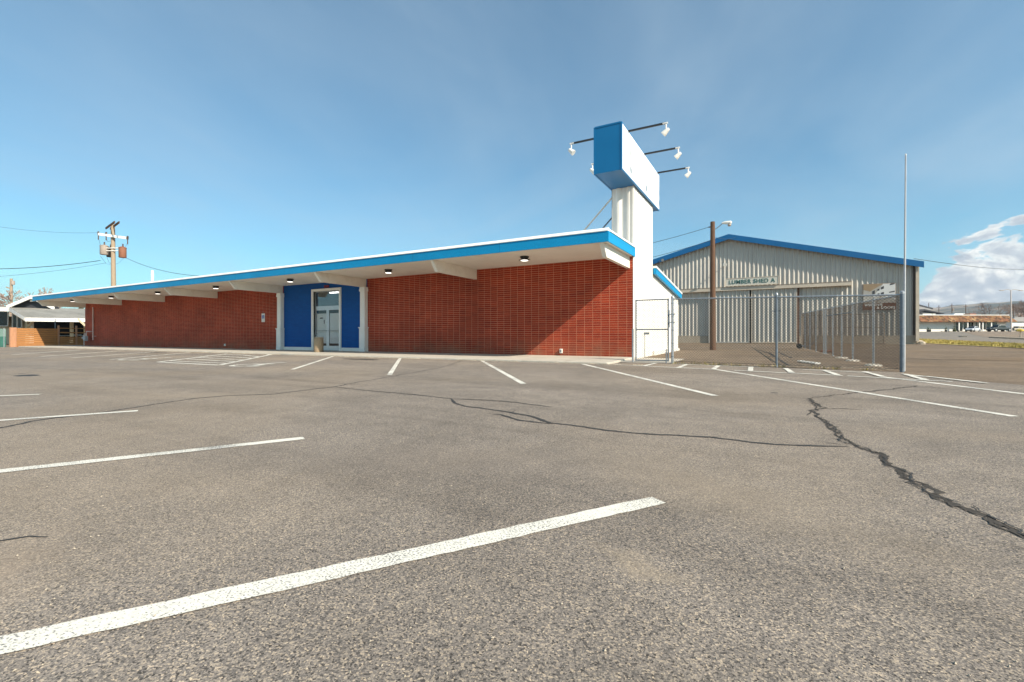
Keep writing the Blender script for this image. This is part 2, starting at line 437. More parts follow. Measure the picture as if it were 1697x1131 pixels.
# painted markings ---------------------------------------------------
def stripe(a, b, w=.105, extend=(0, 0), name='parking_line', rag=True):
    a, b = Vector((a.x, a.y, 0)), Vector((b.x, b.y, 0))
    d = (b - a).normalized(); n = Vector((-d.y, d.x, 0))
    a -= d * extend[0]; b += d * extend[1]
    ln = (b - a).length; k = max(2, int(ln / .06))
    lf, rf = [], []
    for i in range(k + 1):
        p = a + d * (ln * i / k)
        j1 = random.uniform(-.004, .004) if rag else 0; j2 = random.uniform(-.004, .004) if rag else 0
        lf.append(p + n * (w / 2 + j1)); rf.append(p - n * (w / 2 + j2))
    mb = MB()
    for i in range(k):
        q = [lf[i], rf[i], rf[i + 1], lf[i + 1]]
        mb.quad(*[Vector((p.x, p.y, g(p.y) + LIFT[0])) for p in q])
    o = mb.build(name, M['paint']); struct(o)
    return o
LIFT = [0.008]
P = gnd
for (p, q, ex) in [((0, 1074), (1091, 831), (1.3, 0)), ((0, 783), (503, 727.5), (2.5, 0)), ((0, 698), (228, 682), (3, 0)), ((0, 657), (66, 654.5), (4, 0)),
                   ((484, 613), (552, 591), (0, 0)), ((645, 622), (663, 594), (0, 0)), ((867, 637), (797, 598), (0, 0)), ((1185, 657), (965, 604), (0, 0)),
                   ((1681, 691.5), (1185, 613), (0, 0)), ((1697, 654), (1466, 626), (2.5, 0)),
                   ((19.8, 588.3), (135, 580.3), (0, 0)), ((66, 591.5), (206, 581.5), (0, 0)), ((118.8, 593.6), (256, 583.6), (0, 0)), ((183, 596.4), (315, 584.8), (0, 0))]:
    stripe(P(*p), P(*q), .105 if q[1] > 586 and p[0] > 300 or p[0] == 0 else .15, ex)
# hatched keep-clear strip along the fence
LIFT[0] = 0.012
for (p, q) in [((1018, 605.3), (1185, 613.2)), ((1216, 614.8), (1396, 623.6)), ((1404, 624.2), (1578, 633.8)), ((1120, 604.2), (1260, 609.6)), ((1330, 613.5), (1440, 618.8)), ((1500, 621.5), (1636, 636.4))]:
    stripe(P(*p), P(*q), .10, name='keep_clear_line')
LIFT[0] = 0.016
for (p, q) in [((1086, 602.8), (1067, 608)), ((1138, 605), (1123, 611)), ((1190, 607.2), (1182, 613)), ((1244, 609.4), (1243, 616)), ((1301, 611.5), (1312, 619)), ((1364, 614.6), (1388, 623)), ((1431, 617), (1464, 626)), ((1498, 621), (1533, 631)), ((1533, 625), (1630, 636))]:
    stripe(P(*p), P(*q), .11, name='keep_clear_bar')
# hatched aisle of the disabled bays
LIFT[0] = 0.008
A_, B_, C_, D_ = P(262, 600.6), P(363, 605.8), P(460, 586.3), P(375, 587.0)
for p, q in ((A_, B_), (B_, C_), (D_, A_)): stripe(p, q, .15, name='access_aisle_line')
LIFT[0] = 0.012
for pts in ([(279, 598.8), (375, 603)], [(304, 595.3), (390, 600)], [(326, 593), (406, 597.3)], [(341, 590.2), (380, 592), (419, 594.5)], [(367, 587.8), (400, 589), (431, 592.2)], [(434, 586), (448, 589.3)]):
    for p, q in zip(pts, pts[1:]): stripe(P(*p), P(*q), .13, name='access_aisle_bar')
# wheelchair symbols painted on the tarmac
def wheelchair(c, ang, s, name, make):
    """Strokes of the access symbol as polylines in a unit box (x right, y up)."""
    ring = [(0.02 + .30 * math.cos(t), -.22 + .30 * math.sin(t)) for t in [R(100 + i * 15) for i in range(17)]]
    strokes = [(ring, .085), ([(-.06, .34), (-.04, -.05), (.22, -.05), (.36, -.42), (.48, -.37)], .10), ([(-.05, .14), (.2, .14)], .08),
               ([(-.06, .50), (-.05, .501)], .17)]
    mb = MB()
    for pts, w in strokes:
        for (a, b) in zip(pts, pts[1:]):
            make(mb, a, b, w)
    return mb
def sym_ground(px, py, s, ang):
    c = P(px, py); ca, sa = math.cos(ang), math.sin(ang); k = [0]
    def make(mb, a, b, w):
        k[0] += 1
        a, b = Vector((a[0], a[1], 0)), Vector((b[0], b[1], 0))
        d = (b - a).normalized(); n = Vector((-d.y, d.x, 0)) * (w / 2); d = d * (w / 2)
        q = [a - d + n, a - d - n, b + d - n, b + d + n]
        q = [Vector((c.x + s * (p.x * ca - p.y * sa), c.y + s * (p.x * sa + p.y * ca), 0)) for p in q]
        mb.quad(*[Vector((p.x, p.y, g(p.y) + .008 + k[0] * .0002)) for p in q])
    o = wheelchair(None, 0, s, '', make).build('wheelchair_marking', M['paint']); struct(o)
sym_ground(430, 604.5, 1.5, R(0))
sym_ground(241, 595.3, 1.5, R(0))

# cracks, tar-sealed and open ------------------------------------------
def crack(pts, w, m, lift=.0065, jag=.35, name='pavement_crack', seg=.03, wj=.5, branch=.02):
    w3 = [P(*p) for p in pts]
    fine = []
    for a, b in zip(w3, w3[1:]):
        n = max(1, int((b - a).length / seg))
        for i in range(n): fine.append(a.lerp(b, i / n))
    fine.append(w3[-1])
    mb = MB(); prev = None; s = random.uniform(0, 100)
    N_ = len(fine)
    for i, p in enumerate(fine):
        a = fine[max(0, i - 2)]; b = fine[min(N_ - 1, i + 2)]
        d = Vector((b.x - a.x, b.y - a.y, 0)).normalized(); n = Vector((-d.y, d.x, 0))
        q = i * seg
        off = (noise.noise((s, q * 4.5, 0)) * .8 + noise.noise((s + 9, q * 14, 0)) * .45 + noise.noise((s + 19, q * 45, 0)) * .2) * jag * .06
        base = w * (1 + wj * noise.noise((s + 5, q * 3, 3)))
        e1_ = base * .5 * max(.12, 1 + wj * (.8 * noise.noise((s + 15, q * 20, 3)) + .7 * noise.noise((s + 25, q * 60, 3))))
        e2_ = base * .5 * max(.12, 1 + wj * (.8 * noise.noise((s + 35, q * 20, 3)) + .7 * noise.noise((s + 45, q * 60, 3))))
        t_ = min(i, N_ - 1 - i) / max(1.0, .25 / seg)
        k_ = min(1.0, .15 + t_)
        c = Vector((p.x, p.y, g(p.y) + lift)) + n * off
        cur = (c + n * e1_ * k_, c - n * e2_ * k_)
        if prev: mb.quad(prev[0], prev[1], cur[1], cur[0])
        prev = cur
        if branch and i > 4 and random.random() < branch:
            sd_ = random.choice((1, -1)); bl = random.uniform(.04, .22); bd = (d * random.uniform(-.6, .9) + n * sd_).normalized()
            p0 = c; wb = w * .16
            for k in range(5):
                p1 = p0 + (bd + Vector((random.gauss(0, .35), random.gauss(0, .35), 0))) * bl / 5
                nn_ = Vector((-bd.y, bd.x, 0)) * wb
                mb.quad(p0 + nn_, p0 - nn_, p1 - nn_ * .75, p1 + nn_ * .75)
                p0 = p1; wb *= .75
    o = mb.build(name, m); struct(o)
crack([(-90, 726), (0, 710), (66, 697), (158, 686), (231, 675.5), (317, 661.6), (379, 656.4), (455, 654), (500, 648), (553, 642.2), (588, 634.8), (674, 620), (727, 610.7), (765, 599)], .035, M['tar'], jag=.6)
crack([(553, 642.4), (618, 649), (682.7, 654.6), (750, 662), (809, 664.3), (853, 667.8), (915, 676)], .035, M['tar'], .0069)
crack([(746, 661.3), (753, 669.6), (771, 674.6), (809, 679), (842, 684.3), (877, 690.2), (912, 702), (960, 707.7), (1000, 714.4), (1047, 719), (1177, 726.3), (1286, 738.5), (1407, 741.5)], .04, M['tar'], .0073)
crack([(816, 688.7), (830, 688.4), (859, 697.6), (892, 702), (918, 704)], .045, M['tar'], .0077)
big = [(1525, 640), (1478, 645.8), (1422, 651.3), (1381, 655.7), (1340, 661.6), (1349, 669.8), (1367, 677), (1345, 682), (1358, 693.2), (1376, 706.4), (1393, 721), (1402, 733), (1414, 740.7), (1458, 754.7), (1472, 772.3), (1502, 790), (1551, 825), (1581, 836.7), (1639, 863), (1697, 891), (1760, 925)]
crack(big, .028, M['crack'], .0065, 1.1, wj=1.0, seg=.012, branch=.035)
crack(big[4:], .009, M['tar'], .0100, 1.3, wj=1.0, seg=.012, branch=0)
crack([(1340, 664.5), (1352, 676), (1354, 690), (1379, 713), (1397, 731), (1440, 745), (1470, 764), (1497, 789), (1545, 825), (1600, 847), (1660, 877), (1760, 930)], .014, M['crack'], .0083, 1.2, wj=.9)
crack([(1367, 678), (1400, 678.6), (1441, 680.3)], .03, M['crack'], .0069)
crack([(1354, 732), (1380, 736), (1405, 738.6)], .02, M['crack'], .0073)
crack([(1345, 684), (1336, 690)], .03, M['crack'], .0077)
crack([(1458, 754), (1476, 757.5)], .03, M['tar'], .0091)
crack([(1525, 640), (1580, 647), (1640, 651.5), (1697, 656.6), (1760, 661)], .012, M['crack'], .0069)
crack([(-40, 906), (0, 900), (46, 893), (77, 893)], .03, M['tar'], .0065, wj=.3)
crack([(0, 622), (30, 620.5), (52, 618)], .06, M['tar'], .0065)
crack([(86, 615), (135, 612.5), (190, 609)], .03, M['tar'], .0065)
crack([(1255, 580), (1275, 586), (1300, 602), (1310, 608)], .05, M['tar'], .0085)
crack([(1287, 583), (1300, 589), (1312, 594)], .05, M['tar'], .0085)
crack([(1500, 594), (1560, 597), (1620, 597), (1697, 599)], .10, M['tar'], .0085, wj=.7)
def blotch(px, py, rx, ry, m, name='oil_stain', lift=.0066):
    c = P(px, py); pts = []
    for i in range(28):
        t = 2 * math.pi * i / 28
        k = 1 + .35 * noise.noise((px, math.cos(t) * 2, math.sin(t) * 2))
        pts.append(Vector((c.x + rx * k * math.cos(t), c.y + ry * k * math.sin(t), 0)))
    mb = MB().add([Vector((p.x, p.y, g(p.y) + lift)) for p in pts], [tuple(range(28))])
    struct(mb.build(name, m))
blotch(597, 596, .85, .25, M['crack'])
blotch(255, 585, 1.2, .14, M['crack'])
blotch(45, 623, .30, .20, M['tar'])
blotch(1283, 652, .05, .04, M['tar'])

# sidewalk with kerb --------------------------------------------------
mb = MB()
zs = .17
fr = [(-50.4, 12.6), (-3.98, 12.45), (-3.92, 12.55), (-4.06, 15.0), (-4.06, 15.9), (-50.4, 15.9)]
top = [Vector((x, y, zs if y > 14.5 else zs - .02)) for x, y in fr]
n = len(fr)
mb.add(top + [Vector((x, y, -.05)) for x, y in fr], [tuple(range(n))] + [(i, i + n, (i + 1) % n + n, (i + 1) % n) for i in range(n)])
struct(mb.build('sidewalk', M['concrete'], bevel=.02))
# gate threshold slab
struct(MB().add([(-3.96, fA.y - .3, .112), (fA.x, fA.y - .12, .108), (fA.x - .1, 16.6, .112), (-4.12, 16.6, .125), (-4.04, 15.0, .122)], [(0, 1, 2, 3, 4)]).build('threshold_slab', M['concrete']))
# crumbled gravel gathered along the kerb
mb = MB()
for i in range(2600):
    x = -49 + 46 * random.random() ** .7
    y = 12.52 - abs(random.gauss(0, .07)) - .02 + .003 * (x + 4)*0
    if noise.noise((x * .7, 3, 1)) < -.25: continue
    s = random.uniform(.006, .022)
    c = Vector((x, y, g(y) + .006 + s * .4))
    a = random.uniform(0, 6.28)
    ux = Vector((math.cos(a), math.sin(a), 0)) * s; uy = Vector((-math.sin(a), math.cos(a), .3)) * s * .8
    mb.add([c - ux, c - uy, c + ux, c + uy, c + Vector((0, 0, s))], [(0, 1, 4), (1, 2, 4), (2, 3, 4), (3, 0, 4)])
struct(mb.build('kerb_gravel', M['foundation']), 'stuff')

def grit(name, n, fn, smin, smax, m, seed):
    rn = random.Random(seed); mb = MB()
    for i in range(n):
        x, y = fn(rn); s_ = rn.uniform(smin, smax); a = rn.uniform(0, 6.28)
        c = Vector((x, y, g(y) + .005 + s_ * .3))
        ux = Vector((math.cos(a), math.sin(a), rn.gauss(0, .2))) * s_; uy = Vector((-math.sin(a), math.cos(a), rn.gauss(0, .2))) * s_ * rn.uniform(.5, .9)
        mb.add([c - ux, c - uy, c + ux, c + uy, c + Vector((0, 0, s_ * .8))], [(0, 1, 4), (1, 2, 4), (2, 3, 4), (3, 0, 4)])
    struct(mb.build(name, m), 'stuff')
def lotpt(rn):
    p = FW * (1.0 + 11 * rn.random() ** 1.6); w_ = p.length * 1.15
    p = p + RT * rn.uniform(-w_, w_); return p.x, min(p.y, 12.3)
grit('lot_grit', 1500, lotpt, .0018, .006, M['foundation'], 21)
grit('loose_gravel', 700, lambda rn: (rn.uniform(fA.x, fB.x), (fA.y + fB.y) / 2 + .5 + rn.gauss(0, .25)), .006, .02, M['foundation'], 22)
mb = MB(); rn = random.Random(9)
for i in range(420):
    t = rn.random(); c = fA.lerp(fB, t) + Vector((0, rn.gauss(.05, .08), 0))
    if noise.noise((t * 9, 2, 2)) < -.05: continue
    c.z = g(c.y) + .004; h = rn.uniform(.04, .13); an = rn.uniform(0, 6.28); u = Vector((math.cos(an), math.sin(an), 0)) * .006
    mb.add([c - u, c + u, c + Vector((rn.gauss(0, .04), rn.gauss(0, .04), h))], [(0, 1, 2)])
struct(mb.build('fence_weeds', M['grass']), 'stuff')

# ------------------------------------------------------------------ STORE
DW = 15.83
XE, XL = -4.15, -48.15
BX = [-4.32 - 6.25 * k for k in range(8)]
store = thing('store_building', (-26, DW, .17), 'long low red brick store with blue fascia, deep white soffit and blue entrance bay', 'building')
Z0 = .17
# front wall
MB().box(-16.70, XE, DW, DW + .3, Z0, 3.66).build('brick_wall', M['brick'], store)
MB().box(XL, -22.97, DW, DW + .3, Z0, 3.66).build('brick_wall', M['brick'], store)
dL, dR = at_y(519.2, 500, DW).x, at_y(562.3, 500, DW).x
dT = Z0 + 3.0
mb = MB()
mb.box(-22.97, dL, DW + .015, DW + .3, Z0, 3.66); mb.box(dR, -16.70, DW + .015, DW + .3, Z0, 3.66); mb.box(dL, dR, DW + .015, DW + .3, dT, 3.66)
mb.build('blue_wall', M['bluewall'], store)
for xa, xb in ((-22.90, dL - .122), (dR + .122, -17.0)):
    MB().box(xa, xb, DW - .012, DW + .012, Z0, Z0 + .16).build('baseboard', M['white'], store)
mb = MB()
mb.box(dL - .12, dL, DW - .05, DW + .17, Z0, dT); mb.box(dR, dR + .12, DW - .05, DW + .17, Z0, dT); mb.box(dL - .12, dR + .12, DW - .05, DW + .17, dT, dT + .12)
mb.build('door_frame', M['white'], store)
# doors
mid = (dL + dR) / 2
tb = Z0 + 2.14
mb = MB(); mb.box(dL, dR, DW + .08, DW + .14, tb, tb + .11)
mb.box(dL, dL + .04, DW + .08, DW + .14, tb + .11, dT - .04); mb.box(dR - .04, dR, DW + .08, DW + .14, tb + .11, dT - .04); mb.box(dL, dR, DW + .08, DW + .14, dT - .04, dT)
tr = mb.build('transom', M['alum'], store)
MB().box(dL + .04, dR - .04, DW + .105, DW + .112, tb + .11, dT - .04).build('pane', M['tglass'], tr)
for a, b in ((dL, mid - .004), (mid + .004, dR)):
    mb = MB(); st = .09
    mb.box(a, a + st, DW + .08, DW + .13, Z0 + .01, tb); mb.box(b - st, b, DW + .08, DW + .13, Z0 + .01, tb)
    mb.box(a + st, b - st, DW + .08, DW + .13, tb - .10, tb); mb.box(a + st, b - st, DW + .08, DW + .13, Z0 + .01, Z0 + .24)
    d = mb.build('door', M['alum'], store)
    MB().box(a + st, b - st, DW + .10, DW + .108, Z0 + .24, tb - .10).build('pane', M['glass'], d)
    MB().box(a + st + .01, b - st - .005, DW + .125, DW + .128, Z0 + .36, tb - .26).build('paper_cover', M['paper'], d)
    mb = MB(); mb.tube((a + .05, DW + .045, Z0 + 1.0), (b - .05, DW + .045, Z0 + 1.0), .014)
    for x in (a + .06, b - .06): mb.tube((x, DW + .045, Z0 + 1.0), (x, DW + .085, Z0 + 1.0), .012)
    mb.build('handle', M['galv'], d)
    if a == dL:
        mb = MB(); mb.box(a + .36, a + .58, DW + .098, DW + .0995, Z0 + 1.62, Z0 + 1.67); mb.box(a + .66, a + .70, DW + .098, DW + .0995, Z0 + 1.36, Z0 + 1.55)
        mb.build('notice', M['black'], d)
# shop interior behind the glass
mb = MB()
mb.quad((dL - 4, DW + 9, Z0), (dR + 4, DW + 9, Z0), (dR + 4, DW + 9, 3.55), (dL - 4, DW + 9, 3.55))
mb.quad((dL - 4, DW + .4, 3.55), (dR + 4, DW + .4, 3.55), (dR + 4, DW + 9, 3.55), (dL - 4, DW + 9, 3.55))
mb.quad((dL - 4, DW + .4, Z0), (dR + 4, DW + .4, Z0), (dR + 4, DW + 9, Z0), (dL - 4, DW + 9, Z0))
mb.quad((dL - 4, DW + .4, Z0), (dL - 4, DW + 9, Z0), (dL - 4, DW + 9, 3.55), (dL - 4, DW + .4, 3.55))
mb.quad((dR + 4, DW + .4, Z0), (dR + 4, DW + 9, Z0), (dR + 4, DW + 9, 3.55), (dR + 4, DW + .4, 3.55))
mb.build('interior_shell', M['greywall'], store)
for (p, q, Y) in (((547, 485.6), (561.4, 485), 18.4), ((523.7, 501.9), (539.5, 501.5), 22.0), ((541.5, 501.3), (560.5, 500.8), 22.0)):
    a, b = at_y(*p, Y), at_y(*q, Y)
    z = (a.z + b.z) / 2
    MB().box(a.x, b.x, Y - .06, Y + .06, z - .03, z + .03).build('tube_lamp', M['tube'], store)
# red exit-style plate over the door
MB().box(mid - .14, mid + .2, DW - .03, DW + .01, dT + .16, dT + .28).build('plate', simple('dull_red', (.16, .015, .03), .6), store)
# columns
for cx in (BX[3], BX[2]):
    c = MB().box(cx - .15, cx + .15, DW - .2, DW - .002, Z0 + 1.15, 3.0).build('column', M['white'], store)
    MB().box(cx - .18, cx + .18, DW - .23, DW - .002, Z0, Z0 + 1.10).build('base', M['white'], c, bevel=.005)
    MB().box(cx - .21, cx + .21, DW - .26, DW - .002, Z0 + 1.10, Z0 + 1.15).build('ledge', M['white'], c)
    MB().box(cx - .185, cx + .185, DW - .235, DW - .003, Z0 - .001, Z0 + .16).build('plinth', M['white'], c)
    MB().box(cx - .18, cx + .18, DW - .23, DW - .002, 3.0, 3.1).build('capital', M['white'], c)
    MB().box(cx - .17, cx + .17, DW - .22, DW - .002, 3.1, 3.2).build('capital', M['white'], c)
# beams
for bx in BX:
    mb = MB()
    mb.prism([(bx - .065, 12.99, 3.598), (bx - .065, 13.30, 3.2), (bx - .065, DW - .003, 3.2), (bx - .065, DW - .003, 3.598)], (.13, 0, 0))
    mb.build('roof_beam', M['beam'], store, bevel=.006)
DO = 12.94
XR0, XR1 = -48.65, -4.08
mb = MB(); mb.box(XR0 + .04, XR1 - .04, DO + .03, DW + .02, 3.6, 3.66)
mb.build('soffit', M['soffit'], store)
# roof: flat over the front, falling to the rear
def rtop(y): return 3.9 if y <= 15.9 else 3.9 - (y - 15.9) * .0945
mb = MB()
prof = [(DO + .02, 3.67), (DO + .02, 3.9), (15.9, 3.9), (24.9, rtop(24.9)), (24.9, rtop(24.9) - .2), (15.9, 3.67)]
mb.prism([(XR0 + .03, y, z) for y, z in prof], (-4.2 - XR0 - .03, 0, 0))
mb.build('roof', simple('roof_membrane', (.75, .75, .74), .8, .08, .5), store)
mb = MB()
mb.box(XR0, XR1, DO - .03, DO + .01, 3.58, 3.885)
mb.box(XR1 - .04, XR1, DO + .01, 15.88, 3.58, 3.885)
mb.box(XR0, XR0 + .035, DO + .01, 15.88, 3.58, 3.885)
mb.build('fascia', M['fascia'], store)
mb = MB()
mb.prism([(XR0 - .02, DO - .05, 3.885), (XR0 - .02, DO - .05, 3.905), (XR0 - .02, DO + .03, 3.99), (XR0 - .02, DO + .10, 3.99), (XR0 - .02, DO + .10, 3.885)], (XR1 - XR0 + .0, 0, 0))
mb.prism([(XR1 + .02, DO + .102, 3.885), (XR1 + .02, DO + .102, 3.905), (XR1 - .05, DO + .102, 3.99), (XR1 - .12, DO + .102, 3.99), (XR1 - .12, DO + .102, 3.885)], (0, 15.88 - DO - .102, 0))
mb.box(XR0 - .02, XR0 + .05, DO + .102, 15.88, 3.885, 3.985)
mb.build('drip_edge', M['white'], store)
# rear rake
mb = MB(); y0, y1 = 18.86, 24.9
mb.prism([(-4.13, y0, rtop(y0) - .27), (-4.13, y1, rtop(y1) - .27), (-4.13, y1, rtop(y1) - .03), (-4.13, y0, rtop(y0) - .03)], (.10, 0, 0))
mb.build('fascia', M['fascia'], store)
mb = MB(); mb.prism([(-4.16, y0, rtop(y0) - .03), (-4.16, y1 + .02, rtop(y1) - .03), (-4.16, y1 + .02, rtop(y1) + .05), (-4.16, y0, rtop(y0) + .05)], (.15, 0, 0))
mb.build('drip_edge', M['white'], store)
# corrugated sheet helper
def corrugated(mb, p0, u, nrm, length, zlo, zhi, pitch=.3048, depth=.032, kind='rib', brk=()):
    """Ribbed steel sheet standing on P0, running along U, ribs proud along NRM."""
    u, nrm, p0 = Vector(u).normalized(), Vector(nrm).normalized(), Vector(p0)
    pr = []
    k = 0
    while k * pitch < length + 1e-6:
        s = k * pitch
        if kind == 'rib': seg = [(0, 0), (.34, 0), (.50, 1), (.68, 1), (.90, 0)]
        else: seg = [(0, 0), (.55, 0), (.62, 1), (.93, 1)]
        for t, h in seg:
            if s + t * pitch <= length: pr.append((s + t * pitch, h * depth))
        k += 1
    pr.append((length, pr[-1][1]))
    for b in brk:
        for i in range(len(pr) - 1):
            if pr[i][0] < b < pr[i + 1][0]:
                t = (b - pr[i][0]) / (pr[i + 1][0] - pr[i][0])
                pr.insert(i + 1, (b, pr[i][1] + t * (pr[i + 1][1] - pr[i][1]))); break
    vs = []
    for s, h in pr:
        b = p0 + u * s + nrm * h
        vs.append(Vector((b.x, b.y, zlo(s)))); vs.append(Vector((b.x, b.y, zhi(s))))
    mb.add(vs, [(2 * i, 2 * i + 2, 2 * i + 3, 2 * i + 1) for i in range(len(pr) - 1)])
    return mb
# side wall of the store, white ribbed steel
mb = MB()
corrugated(mb, (-4.19, 18.87, 0), (0, 1, 0), (1, 0, 0), 5.75, lambda s: g(18.87 + s) + .12, lambda s: rtop(18.87 + s) - .12, .2, .018, 'fine')
mb.build('side_wall', M['metalwhite'], store)
mb = MB(); mb.box(-4.5, -4.2, 18.87, 24.62, -.1, 2.9); mb.box(XL, -4.2, 24.3, 24.6, 0, 2.95); mb.box(XL, XL + .3, DW + .3, 24.3, 0, 3.05); mb.box(-4.17, -4.10, 18.87, 24.62, -.1, g(20) + .17)
mb.build('rear_wall', M['metalwhite'], store)
# downspout and roof vent
p = at_y(155.4, 540, DW)
mb = MB(); mb.tube((p.x, DW - .06, 3.2), (p.x, DW - .06, Z0 + .45), .05, n=10); mb.tube((p.x, DW - .06, Z0 + .75), (p.x + .55, DW - .06, Z0 + .75), .018)
mb.build('downspout', simple('pink_pipe', (.62, .45, .40), .6), store, smooth=True)
a = at_y(252, 449, 17.5)
MB().tube((a.x, 17.5, 3.7), (a.x, 17.5, a.z), .09, n=12).build('vent_pipe', M['white'], store, smooth=True)
a = at_y(930, 582, DW); mb = MB(); mb.box(a.x - .05, a.x + .05, DW - .07, DW - .002, a.z - .08, a.z + .08)
ob = mb.build('outlet_box', M['offwhite'], store, bevel=.01); MB().box(a.x - .022, a.x + .022, DW - .074, DW - .071, a.z - .045, a.z + .045).build('cover_plate', M['galvdark'], ob)
a = at_y(373, 572, DW); MB().box(a.x - .05, a.x + .05, DW - .06, DW - .002, a.z - .07, a.z + .07).build('hose_box', M['offwhite'], store)

# soffit lamps
names = ['under the end bay beside the sign tower', 'between the entrance column and the next beam', 'right above the blue entrance bay', 'in the first bay past the entrance',
         'in the second bay past the entrance', 'in the third bay past the entrance', 'in the last bay by the gas meter']
proto = None
for k in range(7):
    x = (BX[k] + BX[k + 1]) / 2 + .06
    lab = 'round black soffit lamp glowing white, ' + names[k]
    if proto is None:
        proto = thing('soffit_lamp', (x, 14.05, 3.6), lab, 'lamp', 'lamps under the store canopy')
        MB().lathe((x, 14.05, 3.6), [(.15, 0), (.15, -.045), (.125, -.05), (.125, -.105), (.155, -.11), (.155, -.13), (.13, -.135)], 28).build('housing', M['black'], proto, smooth=True)
        MB().lathe((x, 14.05, 3.6), [(.128, -.136), (.11, -.148), (.02, -.152)], 28).build('diffuser', M['led'], proto, smooth=True)
        for s in (-1, 1): MB().box(x + s * .16 - .05, x + s * .16 + .05, 14.02, 14.08, 3.482, 3.498).build('bracket', M['black'], proto)
    else:
        copy_tree(proto, (x, 14.05, 3.6), 0, lab)

# accessible parking sign on the wall
a = at_y(436, 527, DW)
sg = thing('parking_sign', (a.x, DW, a.z), 'small white wall sign with blue wheelchair symbol on the red brick', 'sign')
MB().box(a.x - .15, a.x + .15, DW - .016, DW - .006, a.z - .24, a.z + .24).build('sign_plate', M['offwhite'], sg, bevel=.003)
MB().box(a.x - .10, a.x + .10, DW - .020, DW - .0165, a.z - .05, a.z + .14).build('symbol_panel', M['blue_sign'], sg)
kk = [0]
def make_v(mb, p, q, w):
    kk[0] += 1
    s = .17; p, q = Vector((p[0], 0, p[1])), Vector((q[0], 0, q[1]))
    d = (q - p).normalized(); n = Vector((-d.z, 0, d.x)) * (w / 2); d = d * (w / 2)
    mb.quad(*[Vector((a.x + s * v.x, DW - .0215 - kk[0] * .00004, a.z + .045 + s * v.z)) for v in (p - d + n, p - d - n, q + d - n, q + d + n)])
wheelchair(None, 0, 1, '', make_v).build('wheelchair_symbol', M['offwhite'], sg)
MB().tube((a.x, DW - .02, a.z + .27), (a.x, DW - .02, a.z + .36), .012).build('hanger', M['galvdark'], sg)

# gas meter
a = at_y(149, 560, DW); a.x += .1
gm = thing('gas_meter', (a.x, DW - .3, Z0), 'grey gas meter with pipes against the far end of the brick wall', 'gas meter')
y = DW - .3
MB().box(a.x - .17, a.x + .17, y - .13, y + .1, Z0 + .38, Z0 + .78).build('meter_body', simple('meter_grey', (.36, .40, .42), .5), gm, bevel=.05)
mb = MB(); mb.path([(a.x - .33, y, Z0 - .03), (a.x - .33, y, Z0 + .9), (a.x - .1, y, Z0 + .98), (a.x - .1, y, Z0 + .76)], .035, 8)
mb.path([(a.x + .1, y, Z0 + .76), (a.x + .1, y, Z0 + 1.12), (a.x + .6, y + .1, Z0 + 1.12), (a.x + .6, y + .29, Z0 + 1.12)], .035, 8)
mb.build('pipe', simple('meter_pipe', (.55, .45, .42), .6), gm, smooth=True)
MB().lathe((a.x - .33, y - .05, Z0 + .62), [(.02, -.1), (.11, -.05), (.11, .03), (.05, .07), (.03, .12)], 14).build('regulator', M['galv'], gm, smooth=True)

# litter bin by the door
b = at_y(527.7, 583.6, 14.3)
tc = thing('litter_bin', (b.x, 14.3, Z0 - .01), 'small tan pebble-faced litter bin in front of the entrance doors', 'litter bin')
MB().lathe((b.x, 14.3, Z0 - .01), [(.19, 0), (.205, .02), (.205, .62), (.19, .65), (.15, .655), (.145, .60)], 28).build('bin_body', M['aggregate'], tc, smooth=True)
MB().lathe((b.x, 14.3, Z0 + .60), [(.18, .05), (.21, .06), (.21, .085), (.15, .09)], 28).build('rim', M['foundation'], tc, smooth=True)

# ------------------------------------------------------------------ SIGN TOWER
TX0, TX1, TY0, TY1, TZ = -4.90, -4.16, 15.93, 18.85, 6.02
tw = thing('sign_tower', (-4.5, 17.4, 0), 'white ribbed steel tower carrying a long blue sign box with blank white faces', 'sign')
mb = MB()
corrugated(mb, (TX0, TY0, 0), (1, 0, 0), (0, -1, 0), TX1 - TX0, lambda s: 3.7, lambda s: TZ, .37, .05)
corrugated(mb, (TX1, TY0, 0), (0, 1, 0), (1, 0, 0), TY1 - TY0, lambda s: .1, lambda s: TZ, .2, .016, 'fine')
corrugated(mb, (TX0, TY1, 0), (0, -1, 0), (-1, 0, 0), TY1 - TY0, lambda s: 3.0, lambda s: TZ, .3, .02)
corrugated(mb, (TX1, TY1, 0), (-1, 0, 0), (0, 1, 0), TX1 - TX0, lambda s: 3.0, lambda s: TZ, .3, .02)
mb.box(TX0 + .02, TX1 - .02, TY0 + .02, TY1 - .02, 3.0, TZ - .05)
mb.build('tower_cladding', M['metalwhite'], tw)
mb = MB(); mb.box(TX1 - .05, TX1 + .022, TY0 - .055, TY0 + .04, .15, TZ)
mb.box(XE - .01, XE + .012, DW + .0, TY0 - .055, .15, 3.58)
mb.build('corner_trim', M['metalwhite'], tw)
SX0, SX1, SY0, SY1, SZ0, SZ1 = -4.96, -4.07, 14.2, 19.6, 6.03, 7.50
sb = MB().box(SX0, SX1, SY0, SY1, SZ0, SZ1).build('sign_box', M['signblue'], tw)
mb = MB(); w = .035
for (x0, x1) in ((SX0 - .012, SX0 + .03), (SX1 - .03, SX1 + .012)):
    mb.box(x0, x1, SY0 - .012, SY0 + w, SZ0 - .012, SZ1 + .012); mb.box(x0, x1, SY1 - w, SY1 + .012, SZ0 - .012, SZ1 + .012)
    mb.box(x0, x1, SY0 + w, SY1 - w, SZ0 - .012, SZ0 + w); mb.box(x0, x1, SY0 + w, SY1 - w, SZ1 - w, SZ1 + .012)
mb.box(SX0 + .03, SX1 - .03, SY0 - .012, SY0 + .02, SZ1 - .02, SZ1 + .03)
